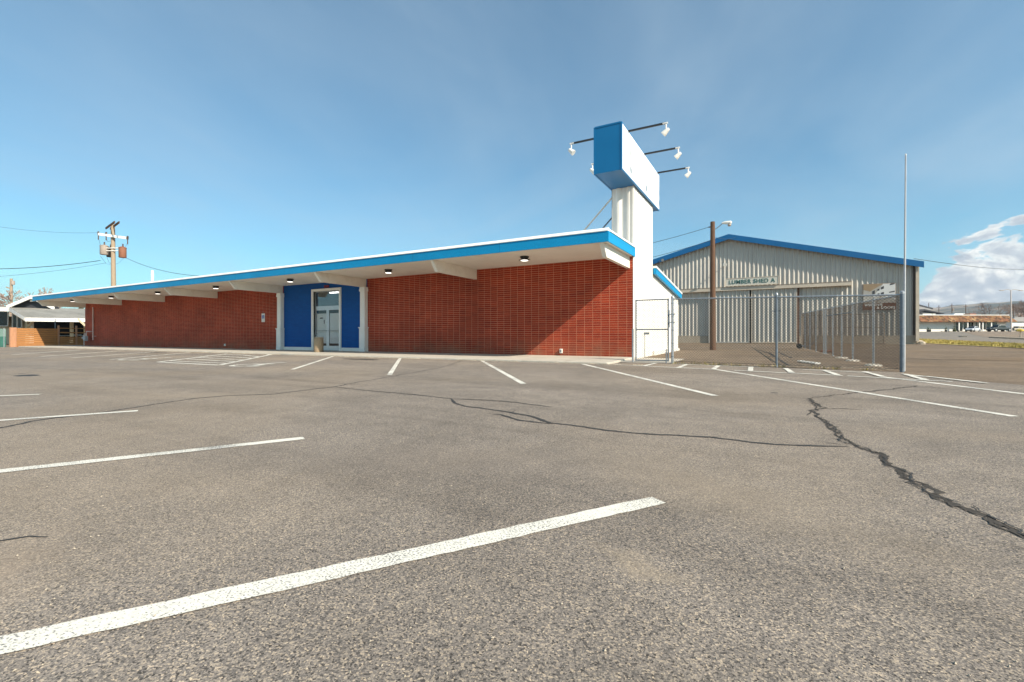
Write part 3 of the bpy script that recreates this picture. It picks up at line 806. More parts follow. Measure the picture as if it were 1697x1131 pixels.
mb.build('frame', M['signblue'], sb)
for x0, x1 in ((SX1, SX1 + .018), (SX0 - .018, SX0)):
    pn = MB().box(x0, x1, SY0 + w + .002, SY1 - w - .002, SZ0 + w + .002, SZ1 - w - .002).build('sign_face', M['panel'], tw)
    for f in (.18, .5, .82):
        mb = MB()
        yy = SY0 + (SY1 - SY0) * f
        xx = x1 if x1 > SX1 else x0 - .004
        mb.box(xx, xx + .004, yy - .007, yy + .007, SZ0 + .45, SZ1 - .1)
        mb.box(xx, xx + .004, yy - .012, yy + .012, SZ0 + .35, SZ0 + .47)
        mb.build('seam', M['galv'], pn)
# braces down to the roof
for (Y, xr) in ((16.25, -7.0), (17.5, -7.0)):
    MB().obox((TX0 - .03, Y - .035, 5.9), (xr - TX0, 0, -2.1), (0, .10, 0), (.05, 0, .08)).build('brace', simple('brace_grey', (.62, .60, .54), .5) if Y < 17 else M['galvdark'], tw)
# floodlight arms
k = 0
for Y in (14.9, 17.05, 19.25):
    for sgn in (1, -1):
        xs = SX1 + .02 if sgn > 0 else SX0 - .02
        xe = -2.88 if sgn > 0 else -6.02
        zz = 7.45
        mb = MB(); mb.box(min(xs, xe), max(xs, xe), Y - .022, Y + .022, zz, zz + .055)
        am = mb.build('lamp_arm', M['black'], tw)
        mb = MB(); mb.tube((xe, Y, zz + .05), (xe, Y, zz - .17), .022); mb.tube((xe - sgn * .1, Y, zz + .025), (xe + sgn * .05, Y, zz + .025), .03)
        mb.build('stem', M['white'], am)
        ax = Vector((-sgn * .75, 0, -.66)).normalized()
        c0 = Vector((xe + sgn * .07, Y, zz - .17)) - ax * .02
        mb = MB(); mb.tube(c0, c0 + ax * .04, .04, .06, 14); mb.tube(c0 + ax * .04, c0 + ax * .20, .06, .09, 14); mb.tube(c0 + ax * .20, c0 + ax * .225, .096, .096, 14)
        mb.build('floodlight', M['offwhite'], am, smooth=True)

# ------------------------------------------------------------------ FENCES
def dia(mb, a, b, z0, z1, m_, r=.0034, pitch=.072):
    """Chain-link wires between posts A and B (two crossing sets of diagonal wires)."""
    a, b = Vector(a), Vector(b); L_ = (b - a).length; u = (b - a) / L_; nn = Vector((-u.y, u.x, 0))
    H = z1(0) - z0(0)
    for sgn in (1, -1):
        k = -int(H / pitch) - 1
        while k * pitch < L_ + H:
            # u = k*pitch + sgn*v
            s0 = k * pitch
            va, vb = 0.0, H
            if sgn > 0:
                va = max(va, -s0); vb = min(vb, L_ - s0)
            else:
                va = max(va, s0 - L_); vb = min(vb, s0)
            if vb - va > .01:
                pa = a + u * (s0 + sgn * va) + nn * (.002 * sgn); pb = a + u * (s0 + sgn * vb) + nn * (.002 * sgn)
                fa, fb = (s0 + sgn * va) / L_, (s0 + sgn * vb) / L_
                pa.z = z0(fa) + (z1(fa) - z0(fa)) * va / H; pb.z = z0(fb) + (z1(fb) - z0(fb)) * vb / H
                mb.tube(pa, pb, r, r, 3, False)
            k += 1
    return mb
def on_line(px, A, B):
    d = ray(px, HY)
    u = B - A
    den = d.x * u.y - d.y * u.x
    t = (A.x * d.y - A.y * d.x) / den * 1.0
    p = A + u * t
    return Vector((p.x, p.y, g(p.y)))
gA, gB = g(fA.y), g(fB.y)
zA, zB = at_d(1114, 496, FW.dot(fA)).z, at_d(1494.5, 489, FW.dot(fB)).z
cf = thing('chain_link_fence', (fA.x, fA.y, gA), 'grey chain link fence facing the parking lot across the yard entrance', 'fence')
ztop = lambda f: zA + (zB - zA) * f
zbot = lambda f: gA + (gB - gA) * f + .05
dia(MB(), fA, fB, zbot, ztop, None).build('chain_mesh', M['wire'], cf) if False else None
mb = dia(MB(), fA, fB, zbot, ztop, None); mb.build('chain_mesh', M['wire'], cf)
MB().tube((fA.x, fA.y, zA), (fB.x, fB.y, zB), .021, n=10).build('top_rail', M['galv'], cf, smooth=True)
MB().tube((fA.x, fA.y, gA + .07), (fB.x, fB.y, gB + .07), .004, n=6).build('tension_wire', M['wire'], cf)
mp = on_line(1286.5, fA, fB)
for (p, r, zt, mm) in ((fA, .037, zA + .06, 'galv'), (mp, .027, (zA + zB) / 2 + .07, 'galvdark'), (fB, .042, zB + .05, 'galvdark')):
    zg = g(p.y) - .1
    o = MB().tube((p.x, p.y, zg), (p.x, p.y, zt), r, n=14).build('post', M[mm], cf, smooth=True)
    mb = MB(); mb.lathe((p.x, p.y, zt), [(r + .006, -.03), (r + .006, .01), (r * .5, .04), (.005, .045)], 14); mb.build('cap', M['galv'], o, smooth=True)
    if r > .03:
        for i in range(5):
            z = zg + .3 + i * .38; MB().lathe((p.x, p.y, z), [(r + .003, -.008), (r + .005, 0), (r + .003, .008)], 12).build('band', M['galvdark'], o)
    else:
        MB().tube((p.x - .1, p.y, 1.5), (p.x + .1, p.y, 1.5), .012).build('arm', M['galvdark'], o)
# side run going back to the shed
q0 = Vector((fB.x, fB.y + .02, 0)); qe = at_y(1329, 559, 30.5); q1 = Vector((qe.x, qe.y, 0))
sf = thing('chain_link_fence', (q1.x, q1.y, g(q1.y)), 'rust tinged chain link fence with many posts running back to the shed', 'fence')
zt = lambda f: zB + (2.16 - zB) * f
zb = lambda f: g(q0.y + (q1.y - q0.y) * f) + .04
mb = dia(MB(), q0, q1, zb, zt, None, r=.0026); mb.build('chain_mesh', M['rustwire'], sf)
MB().tube((q0.x, q0.y + .06, zt(0)), (q1.x, q1.y, zt(1)), .021, n=8).build('top_rail', M['galv'], sf, smooth=True)
for px in (1334, 1342, 1352, 1365, 1368.5, 1380, 1394.5, 1413, 1447):
    p = on_line(px, q0, q1); f = (p.y - q0.y) / (q1.y - q0.y)
    r = .037 if px in (1365, 1368.5) else .028
    o = MB().tube((p.x, p.y, p.z - .1), (p.x, p.y, zt(f) + .05), r, n=10).build('post', M['galv'], sf, smooth=True)
    if px in (1413, 1447, 1394.5):
        MB().lathe((p.x, p.y, p.z), [(.20, .0), (.17, .035), (.1, .05)], 12).build('footing', M['concrete'], o)
pa, pb = on_line(1367, q0, q1), on_line(1413, q0, q1)
MB().tube((pa.x, pa.y, 1.72), (pb.x, pb.y, 1.62), .02, n=8).build('brace_rail', M['galvdark'], sf)
# walk gate beside the store
GY = fA.y; hA = Vector((at_y(1053, 559, GY).x, GY, .1))
gt = thing('walk_gate', hA, 'narrow chain link gate with a middle bar between white wall and fence post', 'gate')
gl, gr = at_y(1053.5, 497, GY - .02), at_y(1107, 498, GY)
g0 = Vector((gl.x, GY - .02, 0)); g1 = Vector((gr.x, GY, 0))
zt2, zb2 = gl.z, .15
fr_ = MB()
for p in (g0, g1): fr_.tube((p.x, p.y, zb2), (p.x, p.y, zt2), .021, n=10)
for z in (zt2 - .02, at_y(1053.5, 546.5, GY).z, zb2 + .02): fr_.tube((g0.x, g0.y, z), (g1.x, g1.y, z), .018, n=10)
fr_.build('gate_frame', M['galvdark'], gt, smooth=True)
mb = dia(MB(), g0, g1, lambda f: zb2, lambda f: zt2 - .02, None); mb.build('chain_mesh', M['wire'], gt)
mb = MB(); hp = g0 - Vector((.09, 0, 0)); mb.tube((hp.x, hp.y, 0), (hp.x, hp.y, 1.1), .03, n=10); mb.build('hinge_post', M['galv'], gt, smooth=True)
mb = MB()
for z in (1.5, 1.27): mb.box(g1.x - .01, fA.x + .06, GY - .035, GY + .035, z - .015, z + .015)
mb.tube((g1.x + .04, GY - .045, 1.12), (g1.x + .04, GY - .045, 1.62), .014)
mb.build('latch', M['galv'], gt)
MB().tube((g1.x - .05, GY - .03, .05), (g1.x - .05, GY - .03, .5), .016).build('drop_rod', M['galvdark'], gt)
# standpipe by the side wall
a = at_x(1068, 563, -4.05); 
sp = thing('standpipe', (a.x, a.y, .1), 'thin metal standpipe with tap against the white side wall behind the gate', 'pipe')
mb = MB(); mb.tube((a.x, a.y, 0), (a.x, a.y, .98), .012); mb.build('riser', M['galvdark'], sp)
MB().box(a.x - .03, a.x + .16, a.y - .03, a.y + .03, .94, 1.02).build('tap', M['galvdark'], sp)
# wide pipe gate standing open along the shed
pg = at_y(1328, 559, 38.5); ph = at_y(1465, 559, 38.5)
pgt = thing('pipe_gate', (pg.x, 38.5, g(38.5)), 'long dark pipe gate with three rails standing in front of the shed wall', 'gate')
zg = g(38.5); mb = MB()
for z in (zg + .12, zg + 1.18, zg + 2.05): mb.tube((pg.x, 38.5, z), (ph.x, 38.5, z), .028, n=8)
for x in (pg.x, (pg.x + ph.x) / 2, ph.x): mb.tube((x, 38.5, zg - .05), (x, 38.5, zg + 2.05), .035, n=8)
mb.build('pipe_frame', M['brown'], pgt, smooth=True)
mb = dia(MB(), (pg.x, 38.5, 0), (ph.x, 38.5, 0), lambda f: zg + .12, lambda f: zg + 2.05, None, r=.004, pitch=.12); mb.build('chain_mesh', M['rustwire'], pgt)
# tall thin pole behind the corner post
b = gnd(1497.5, 615); tp = at_y(1500.5, 258, b.y)
fp = thing('flag_pole', b, 'very tall bare white pole beside the fence corner', 'pole')
MB().tube(b - Vector((0, 0, .1)), (tp.x, b.y, tp.z), .026, .013, 12).build('shaft', simple('pole_grey', (.45, .46, .47), .45), fp, smooth=True)
MB().lathe((tp.x, b.y, tp.z), [(.016, 0), (.018, .02), (.005, .04)], 10).build('cap', M['offwhite'], fp, smooth=True)
# scrap in the yard
a, b = gnd(1320.5, 600.5), gnd(1350, 604.5)
d = (b - a); n_ = Vector((-d.y, d.x, 0)).normalized()
tag(MB().obox(a + Vector((0, 0, .01)), d, n_ * .14, (0, 0, .04)).build('scrap_board', M['offwhite'], bevel=.004), 'pale scrap board lying on the brown yard behind the fence', 'board')
a = gnd(1369, 584.5)
mb = MB(); mb.tube(a + Vector((-.2, 0, .06)), a + Vector((.15, .1, .06)), .06, .05, 10); mb.tube(a + Vector((.15, .1, .06)), a + Vector((.22, .12, .06)), .07, .07, 10)
tag(mb.build('clay_pipe', M['rust'], smooth=True), 'short rust red pipe piece at the foot of the side fence', 'pipe')
a = gnd(1324, 578)
cb = thing('hand_truck', a, 'small dark wheeled truck frame lying by the end of the side fence', 'hand truck')
mb = MB(); mb.path([a + Vector((0, 0, .15)), a + Vector((.5, .3, .12)), a + Vector((.9, .4, .6))], .025); mb.build('frame', M['galvdark'], cb)
mb = MB(); mb.tube(a + Vector((0, -.04, .14)), a + Vector((0, .04, .14)), .14, n=14); mb.build('wheel', M['tyre'], cb)

# ------------------------------------------------------------------ LUMBER SHED
SD = 42.0
gs = g(SD)
PK = Vector((at_y(1207, 389, SD - .4).x, SD, at_y(1207, 389, SD - .4).z))
EV = at_y(1517, 440, SD)
WX1 = EV.x; WX0 = 2 * PK.x - WX1
slope = (PK.z - .25 - EV.z) / (WX1 - PK.x)
shed = thing('lumber_shed', (PK.x, SD, gs), 'big beige ribbed steel shed with blue roof edge and sliding doors', 'building')
def roofz(x): return PK.z - .18 - abs(x - PK.x) * slope
baseh = gs + .62
mb = MB()
corrugated(mb, (WX0, SD, 0), (1, 0, 0), (0, -1, 0), WX1 - WX0, lambda s: baseh, lambda s: roofz(WX0 + s), .3048, .07, brk=(PK.x - WX0,))
mb.build('front_wall', M['shedwall'], shed)
mb = MB()
corrugated(mb, (WX1, SD, 0), (0, 1, 0), (1, 0, 0), 34, lambda s: baseh, lambda s: roofz(WX1), .3048, .04)
corrugated(mb, (WX0, SD, 0), (0, 1, 0), (-1, 0, 0), 34, lambda s: baseh, lambda s: roofz(WX0), .3048, .04)
mb.prism([(WX0 + .05, SD + 34, gs), (WX1 - .05, SD + 34, gs), (WX1 - .05, SD + 34, roofz(WX1)), (PK.x, SD + 34, roofz(PK.x)), (WX0 + .05, SD + 34, roofz(WX0))], (0, .1, 0))
mb.build('side_wall', M['shedwall'], shed)
mb = MB(); mb.box(WX0 - .06, WX1 + .06, SD - .10, SD + .2, gs - .3, baseh - .01); mb.box(WX1 - .2, WX1 + .06, SD + .2, SD + 34, gs - .3, baseh - .01); mb.box(WX0 - .06, WX0 + .2, SD + .2, SD + 34, gs - .3, baseh - .01)
mb.build('foundation', M['foundation'], shed)
# roof slabs and rake trim
mb = MB(); ov = .28
for sgn, ex in ((1, WX1 + ov), (-1, WX0 - ov)):
    def rz(x): return PK.z - abs(x - PK.x) * slope
    mb.prism([(PK.x, SD - .42, rz(PK.x) - .12), (ex, SD - .42, rz(ex) - .12), (ex, SD - .42, rz(ex) - .02), (PK.x, SD - .42, rz(PK.x) - .02)], (0, 35, 0))
mb.build('roof', M['shedblue'], shed)
mb = MB()
for sgn, ex in ((1, WX1 + ov + .06), (-1, WX0 - ov - .06)):
    mb.prism([(PK.x, SD - .5, rz(PK.x) - .40), (ex, SD - .5, rz(ex) - .40), (ex, SD - .5, rz(ex) + .02), (PK.x, SD - .5, rz(PK.x) + .02)], (0, .08, 0))
mb.build('rake_trim', M['shedblue'], shed)
mb = MB(); mb.box(WX1 - .06, WX1 + .12, SD - .34, SD - .11, gs + .2, roofz(WX1) - .05)
mb.build('corner_trim', M['beige'], shed)
mb = MB(); mb.box(WX1 - .15, WX1 - .07, SD - .2, SD - .02, baseh, roofz(WX1) - .02); mb.build('trim_shade', simple('shade_brown', (.06, .045, .035), .6), shed)  # dark strip painted as the shaded flank of the corner trim
# header track
hz = at_y(1300, 475, SD - .4).z
hx0, hx1 = at_y(1128, 480, SD - .4).x, at_y(1411, 470, SD - .4).x
hd = MB().box(hx0, hx1, SD - .42, SD - .045, hz - .14, hz + .14).build('door_track', M['beige'], shed)
MB().box(hx0, hx1, SD - .44, SD - .03, hz + .141, hz + .17).build('flashing', M['brown'], hd)
# sliding door leaves
dxs = [at_y(p, 520, SD - .2).x for p in (1174, 1243, 1320.5)]
for a, b in ((dxs[0], dxs[1] - .06), (dxs[1] + .06, dxs[2])):
    mb = MB(); corrugated(mb, (a + .06, SD - .22, 0), (1, 0, 0), (0, -1, 0), b - a - .12, lambda s: gs + .06, lambda s: hz - .15, .3048, .065)
    d = mb.build('sliding_door', M['door_leaf'], shed)
    mb = MB(); mb.box(a, a + .07, SD - .30, SD - .12, gs + .03, hz - .15); mb.box(b - .07, b, SD - .30, SD - .12, gs + .03, hz - .15); mb.box(a + .07, b - .07, SD - .29, SD - .13, gs + .03, gs + .12)
    mb.build('edge_frame', M['beige'] if a > dxs[0] else M['door_leaf'], d)
mb = MB(); mb.box(dxs[1] - .055, dxs[1] + .055, SD - .16, SD - .1, gs + .05, hz - .15); mb.build('dark_jamb', M['dark'], shed)
MB().box(dxs[2] + .01, dxs[2] + .15, SD - .2, SD - .08, gs - .05, hz - .15).build('dark_jamb', simple('rusty_jamb', (.10, .05, .03), .8, .5, 3), shed)
# gooseneck lamp on the gable
a = at_y(1197, 443, SD - .04); b = at_y(1208, 437.5, SD - .9)
lp = thing('gable_lamp', (a.x, SD - .05, a.z), 'small arm lamp reaching out from the shed gable above the sign', 'lamp')
mb = MB(); mb.path([(a.x, SD - .05, a.z), (a.x + .15, SD - .5, a.z + .12), (a.x + .2, SD - .95, a.z + .12)], .03, 8); mb.build('arm', M['beige'], lp)
mb = MB(); mb.tube((a.x + .2, SD - .9, a.z + .14), (a.x + .28, SD - 1.15, a.z + .02), .08, .15, 12); mb.build('lamp_head', M['offwhite'], lp, smooth=True)
a2 = at_y(1092, 438, SD - .05)
mb = MB(); mb.path([(a2.x, SD - .05, a2.z), (a2.x + .1, SD - .6, a2.z + .2), (a2.x + .35, SD - .9, a2.z + .25)], .03, 8)
lp2 = thing('gable_lamp', (a2.x, SD - .05, a2.z), 'small arm lamp on the shed gable half hidden beside the white tower', 'lamp')
mb.build('arm', M['galvdark'], lp2)
MB().tube((a2.x + .35, SD - .9, a2.z + .25), (a2.x + .5, SD - 1.1, a2.z + .15), .06, .13, 12).build('lamp_head', M['galvdark'], lp2, smooth=True)

def text(s, size, loc, m, parent, name='lettering', bold=.0, ext=.004, xs=1.0, rot=(R(90), 0, 0), align='CENTER', sp=1.0):
    cu = bpy.data.curves.new(name, 'FONT'); cu.body = s; cu.size = size; cu.align_x = align; cu.align_y = 'CENTER'
    cu.offset = bold; cu.space_character = sp; cu.extrude = ext
    cu.materials.append(m)
    o = bpy.data.objects.new(name, cu); col.objects.link(o)
    off = ORG.get(parent.name, Vector((0, 0, 0)))
    bpy.context.view_layer.update()
    dg = bpy.context.evaluated_depsgraph_get()
    me = bpy.data.meshes.new_from_object(o.evaluated_get(dg))
    bpy.data.objects.remove(o)
    o = bpy.data.objects.new(name, me); col.objects.link(o)
    o.parent = parent; o.location = Vector(loc) - off; o.rotation_euler = rot; o.scale = (xs, 1, 1)
    return o
# LUMBER SHED A
Y = SD - .5
l, r_ = at_y(1202.5, 470, Y).x, at_y(1289, 465, Y).x
zt_, zb_ = at_y(1246, 460.6, Y).z, at_y(1246, 472.2, Y).z
sg = thing('shed_sign', ((l + r_) / 2, Y, (zt_ + zb_) / 2), 'cream board above the sliding doors lettered LUMBER SHED A in green', 'sign')
bd = MB().box(l, r_, Y, Y + .06, zb_, zt_).build('sign_board', M['cream_sign'], sg)
mb = MB(); e = .05
mb.box(l - e, r_ + e, Y - .02, Y + .08, zt_, zt_ + e); mb.box(l - e, r_ + e, Y - .02, Y + .08, zb_ - e, zb_); mb.box(l - e, l, Y - .02, Y + .08, zb_, zt_); mb.box(r_, r_ + e, Y - .02, Y + .08, zb_, zt_)
mb.build('frame', M['beige'], sg)
H_ = zt_ - zb_
tx = text('LUMBER SHED A', H_ * .80, ((l + r_) / 2, Y - .012, (zt_ + zb_) / 2 - H_ * .02), M['signgreen'], sg, bold=.006, ext=.008, sp=1.12)
bpy.context.view_layer.update()
wd = tx.dimensions.x
if wd > 0: tx.scale = ((r_ - l) * .88 / wd, 1, 1)
# WINDOWS & DOORS banner
Y = SD - .12
l, r_ = at_y(1429.2, 490, Y).x, at_y(1484.5, 490, Y).x
zt_, zm_, zb_ = at_y(1457, 470, Y).z, at_y(1457, 502.5, Y).z, at_y(1457, 513.4, Y).z
wsn = thing('product_sign', ((l + r_) / 2, Y, zm_), 'shed wall banner with a white building picture and brown band reading WINDOWS & DOORS', 'sign')
MB().box(l, r_, Y, Y + .05, zb_, zt_).build('sign_board', M['brown'], wsn)
W_, H_ = r_ - l, zt_ - zm_
def pic(pts, m, k, name='picture'):
    mb = MB().add([(l + W_ * u, Y - .003 - .003 * k, zm_ + H_ * v) for u, v in pts], [tuple(range(len(pts)))])
    return mb.build(name, m, wsn)
pic([(.02, .0), (.98, 0), (.98, .97), (.02, .97)], simple('print_sky', (.36, .34, .30), .5, .1, 2), 1, 'picture_panel')
pic([(.02, .70), (.22, .60), (.62, .97), (.02, .97)], simple('print_ceiling', (.28, .20, .12), .5, .1, 2), 2)
pic([(.30, .30), (.62, .97), (.98, .97), (.98, .12), (.62, .36), (.30, .30)], simple('print_white', (.58, .58, .56), .5, .03, 2), 3)
pic([(.02, 0), (.98, 0), (.98, .14), (.60, .38), (.30, .28), (.02, .52)], simple('print_floor', (.42, .39, .34), .5, .1, 3), 4)
dk = simple('print_dark', (.05, .05, .055), .5)
for q in ([(.45, .62), (.51, .64), (.51, .74), (.45, .71)], [(.55, .68), (.64, .73), (.64, .86), (.55, .80)], [(.45, .40), (.51, .41), (.51, .50), (.45, .48)], [(.55, .40), (.64, .42), (.64, .56), (.55, .52)], [(.30, .46), (.37, .48), (.37, .66), (.30, .62)], [(.80, .50), (.96, .54), (.96, .60), (.80, .55)], [(.80, .88), (.96, .93), (.96, .97), (.84, .97)]):
    pic(q, dk, 5, 'picture_window')
for q in ([(.10, .02), (.14, .02), (.34, .26), (.31, .28)], [(.40, .02), (.44, .02), (.58, .34), (.55, .35)]):
    pic(q, M['brown'], 6, 'picture_rail')
bh = zm_ - zb_
MB().box(l, r_, Y - .02, Y, zb_, zm_ - .005).build('title_band', M['signbrown'], wsn)
for s, cx, cz in (('WINDOWS', l + W_ * .33, zb_ + bh * .70), ('& DOORS', l + W_ * .70, zb_ + bh * .27)):
    t = text(s, bh * .50, (cx, Y - .026, cz), M['offwhite'], wsn, bold=.008, ext=.004, sp=1.15)
    bpy.context.view_layer.update()
    t.scale = (W_ * .54 / max(.01, t.dimensions.x), 1, 1)

# ------------------------------------------------------------------ WOOD POLE with yard lamp
b = gnd(1181, 580.5); tpz = at_y(1180.5, 368, b.y)
wp = thing('wood_pole', b, 'brown wooden pole with a cobra yard lamp standing in front of the shed', 'pole')
MB().tube(b - Vector((0, 0, .3)), (tpz.x, b.y, tpz.z), .15, .108, 16).build('shaft', M['wood'], wp, smooth=True)
q = at_y(1209, 370, b.y); zl = at_y(1200, 372, b.y).z
mb = MB(); mb.path([(tpz.x, b.y, zl - .28), (tpz.x + .35, b.y, zl - .05), (q.x - .35, b.y, zl + .06)], .022, 8)
am = mb.build('lamp_arm', M['galv'], wp, smooth=True)
mb = MB(); mb.tube((q.x - .36, b.y, zl + .07), (q.x - .2, b.y, zl + .07), .045, .075, 12); mb.tube((q.x - .2, b.y, zl + .07), (q.x + .04, b.y, zl + .05), .075, .095, 12); mb.tube((q.x + .04, b.y, zl + .05), (q.x + .09, b.y, zl + .05), .095, .04, 12)
hd = mb.build('lamp_head', M['offwhite'], wp, smooth=True)
MB().lathe((q.x - .02, b.y, zl), [(.07, 0), (.085, -.08), (.05, -.13)], 14).build('lens', M['transgrey'], hd, smooth=True)
MB().tube((tpz.x - .2, b.y, tpz.z - .25), (tpz.x, b.y, tpz.z - .25), .03).build('insulator', M['insul'], wp)
def wire(name, a, b, sag, label, r=.012, n=14, m='black'):
    a, b = Vector(a), Vector(b); pts = []
    for i in range(n + 1):
        t = i / n; p = a.lerp(b, t); p.z -= sag * 4 * t * (1 - t); pts.append(p)
    return tag(MB().path(pts, r, 5).build(name, M[m]), label, 'cable')
wire('power_cable', (tpz.x - .18, b.y, tpz.z - .25), (-14, 27, tpz.z - 1.0), .35, 'upper thin cable from the wooden yard pole towards the sign tower', .012)
wire('power_cable', (tpz.x - .1, b.y, tpz.z - .95), (-14, 27, tpz.z - 2.0), .35, 'lower thin cable from the wooden yard pole towards the sign tower', .012)
wire('power_cable', (tpz.x + .1, b.y, tpz.z - .8), (PK.x + .5, SD - .45, roofz(PK.x) - .1), .12, 'short slack cable from the wooden yard pole to the shed peak', .01)
a = at_y(1529, 428, SD + 2)
wire('power_cable', (a.x - .5, SD + 2, a.z), at_d(1760, 440, 90), .8, 'single cable crossing the clouds from the shed eave to the far street', .02)

# ------------------------------------------------------------------ LEFT SIDE: utility pole
ub = Vector((-61.8, 22.6, 0)); ub.z = g(22.6)
UZ = 50.0
def U(px, py, dz=0.0): return at_d(px, py, UZ + dz)
up = thing('utility_pole', ub, 'tall weathered utility pole with crossarms and three transformers beyond the store roof', 'utility pole')
topc = U(186.5, 372)
bot = U(188.8, 472); bot = Vector((bot.x, bot.y, 0)); 
MB().tube((bot.x, bot.y, -.2), topc, .26, .18, 14).build('shaft', M['greywood'], up, smooth=True)
for (p, q, d0, d1) in (((174, 380.5), (188.5, 370), .8, -1.6), ((181.5, 381), (196, 370.5), .8, -1.6)):
    a, b2 = U(*p, d0), U(*q, d1)
    d = b2 - a; MB().obox(a, d, FW.cross(Vector((0, 0, 1))) * .0 + RT * .12, (0, 0, .22)).build('crossarm', M['wood'], up)
a, b2 = U(163.5, 390.5, -.25), U(209.5, 397, -.25)
arm = MB().obox(a, b2 - a, FW * -.14, (0, 0, .26)).build('crossarm', M['white'], up)
for px, py in ((162.6, 388), (175.5, 389), (211, 395.5)):
    c = U(px, py, -.3); MB().lathe(c - Vector((0, 0, .12)), [(.05, -.5), (.05, 0), (.12, .05), (.06, .12), (.13, .2), (.06, .28), (.10, .34), (.03, .40)], 10).build('insulator', M['insul'], up, smooth=True)
for px, py, w, h, m, dz in ((172, 415, .36, .98, 'transgrey', -.1), (202.6, 419, .34, 1.1, 'rust', -.1), (182.5, 419, .34, 1.0, 'dark', .9)):
    c = U(px, py, dz)
    t_ = MB().lathe(c, [(w * .9, -h / 2), (w, -h / 2 + .05), (w, h / 2 - .08), (w * 1.06, h / 2 - .08), (w * 1.06, h / 2 - .02), (w * .5, h / 2 + .08)], 20).build('transformer', M[m], up, smooth=True)
    MB().lathe(c + Vector((.08, 0, h / 2 + .05)), [(.05, 0), (.09, .1), (.05, .2), (.08, .28), (.03, .34)], 10).build('bushing', M['insul'], t_, smooth=True)
mb = MB()
for py in (411.5, 416):
    a, b2 = U(176, py, -.2), U(200, py, -.2); mb.tube(a, b2, .045)
mb.build('bracket', M['white'], up)
mb = MB()
for p, q in (((166, 425), (184, 440)), ((184, 440), (208, 424)), ((176, 425), (185, 438)), ((163, 395), (168, 407)), ((212, 400), (203, 410)), ((174, 392), (182, 400))):
    a, b2 = U(*p), U(*q); m_ = (a + b2) / 2 - Vector((0, 0, .3)); mb.path([a, m_, b2], .012, 4)
mb.build('jumper_wire', M['black'], up)
wire('power_cable', U(166, 432), at_d(-60, 446, 46), .3, 'thick twisted cable leaving the transformer pole towards the house side', .032)
wire('power_cable', U(175, 436), at_d(-60, 462, 44), .25, 'thin lower cable leaving the transformer pole towards the house side', .014)
wire('power_cable', U(207, 427), at_y(360, 459, 20), .5, 'cable dropping from the transformer pole to the store roof', .02)
wire('power_cable', U(163, 386), at_d(-60, 366, 46), .4, 'faint high cable at the top crossarm of the transformer pole', .012)
# second, far pole
b2 = at_d(18, 560, 95); b2.z = .6
u2 = thing('utility_pole', b2, 'distant grey utility pole rising behind the house roof', 'utility pole')
tt = at_d(18.3, 462, 95)
MB().tube((b2.x, b2.y, .2), tt, .30, .22, 10).build('shaft', M['greywood'], u2, smooth=True)
a = at_d(9, 477, 95); d = at_d(19, 480, 95) - a; MB().obox(a, d, FW * .2, (0, 0, .2)).build('crossarm', M['greywood'], u2)
a = at_d(21, 469, 95); MB().lathe(a, [(.3, -.4), (.3, .4)], 10).build('transformer', M['transgrey'], u2)

# wood fence of the neighbour ------------------------------------------
w0, w1 = Vector((-50.55, 12.4, .05)), Vector((-51.75, 19.5, .05))
wf = thing('wood_fence', w0, 'low cedar fence of horizontal boards at the far end of the store', 'fence')
uu = (w1 - w0).normalized(); nn = Vector((uu.y, -uu.x, 0))
zt_ = 1.50
mb = MB(); Ls = 2.65; nb = 9
for i in range(nb):
    z0 = .03 + i * (zt_ - .03) / nb
    mb.obox(w0 + uu * .12 + Vector((0, 0, z0)), uu * (Ls - .02), nn * .03, (0, 0, (zt_ - .03) / nb - .014))
mb.build('board_panel', M['plank'], wf)
mb = MB()
for i in range(5):
    z0 = .03 + i * .165
    mb.obox(w0 + uu * (Ls + .15) + Vector((0, 0, z0)), uu * 4.2, nn * .03, (0, 0, .155))
mb.obox(w0 + uu * (Ls + .15) + Vector((0, 0, 1.50)), uu * 4.2, nn * .05, (0, 0, .06))
mb.obox(w0 + uu * (Ls + .15) + Vector((0, 0, 1.12)), uu * 4.2, nn * .03, (0, 0, .10))
mb.build('board_panel', M['plank'], wf, label='open upper half with low boards')
MB().obox(w0 - nn * .05 + uu * -.25, uu * .36, nn * .16, (0, 0, zt_ + .03)).build('end_post', M['plankpost'], wf)
for s in (Ls, Ls + 1.2, Ls + 4.2):
    MB().obox(w0 + uu * s - nn * .02, uu * .1, nn * .1, (0, 0, 1.75)).build('post', M['plankpost'], wf)
MB().tube(w0 + uu * 2.55 - nn * .1, w0 + uu * 2.55 - nn * .1 + Vector((0, 0, 2.3)), .03).build('pipe', M['galvdark'], wf)
# green screened fence further out
gf0, gf1 = Vector((-50.7, 12.0, 0)), Vector((-57, 9.4, 0))
gf = thing('screen_fence', gf0, 'green mesh screened fence next to the cedar fence end', 'fence')
mb = MB(); d = gf1 - gf0
mb.obox(gf0 + Vector((0, 0, .05)), d, Vector((.0, .01, 0)), (0, 0, .85)); mb.build('screen', M['green_mesh'], gf, label='dark green lower screen')
MB().obox(gf0 + Vector((0, 0, .9)), d, Vector((.0, .01, 0)), (0, 0, .58)).build('screen', simple('pale_screen', (.20, .30, .25), .6), gf, label='paler upper screen')
for f in (0.02, .5, 1): MB().tube(gf0 + d * f, gf0 + d * f + Vector((0, 0, 1.55)), .03).build('post', M['galv'], gf)
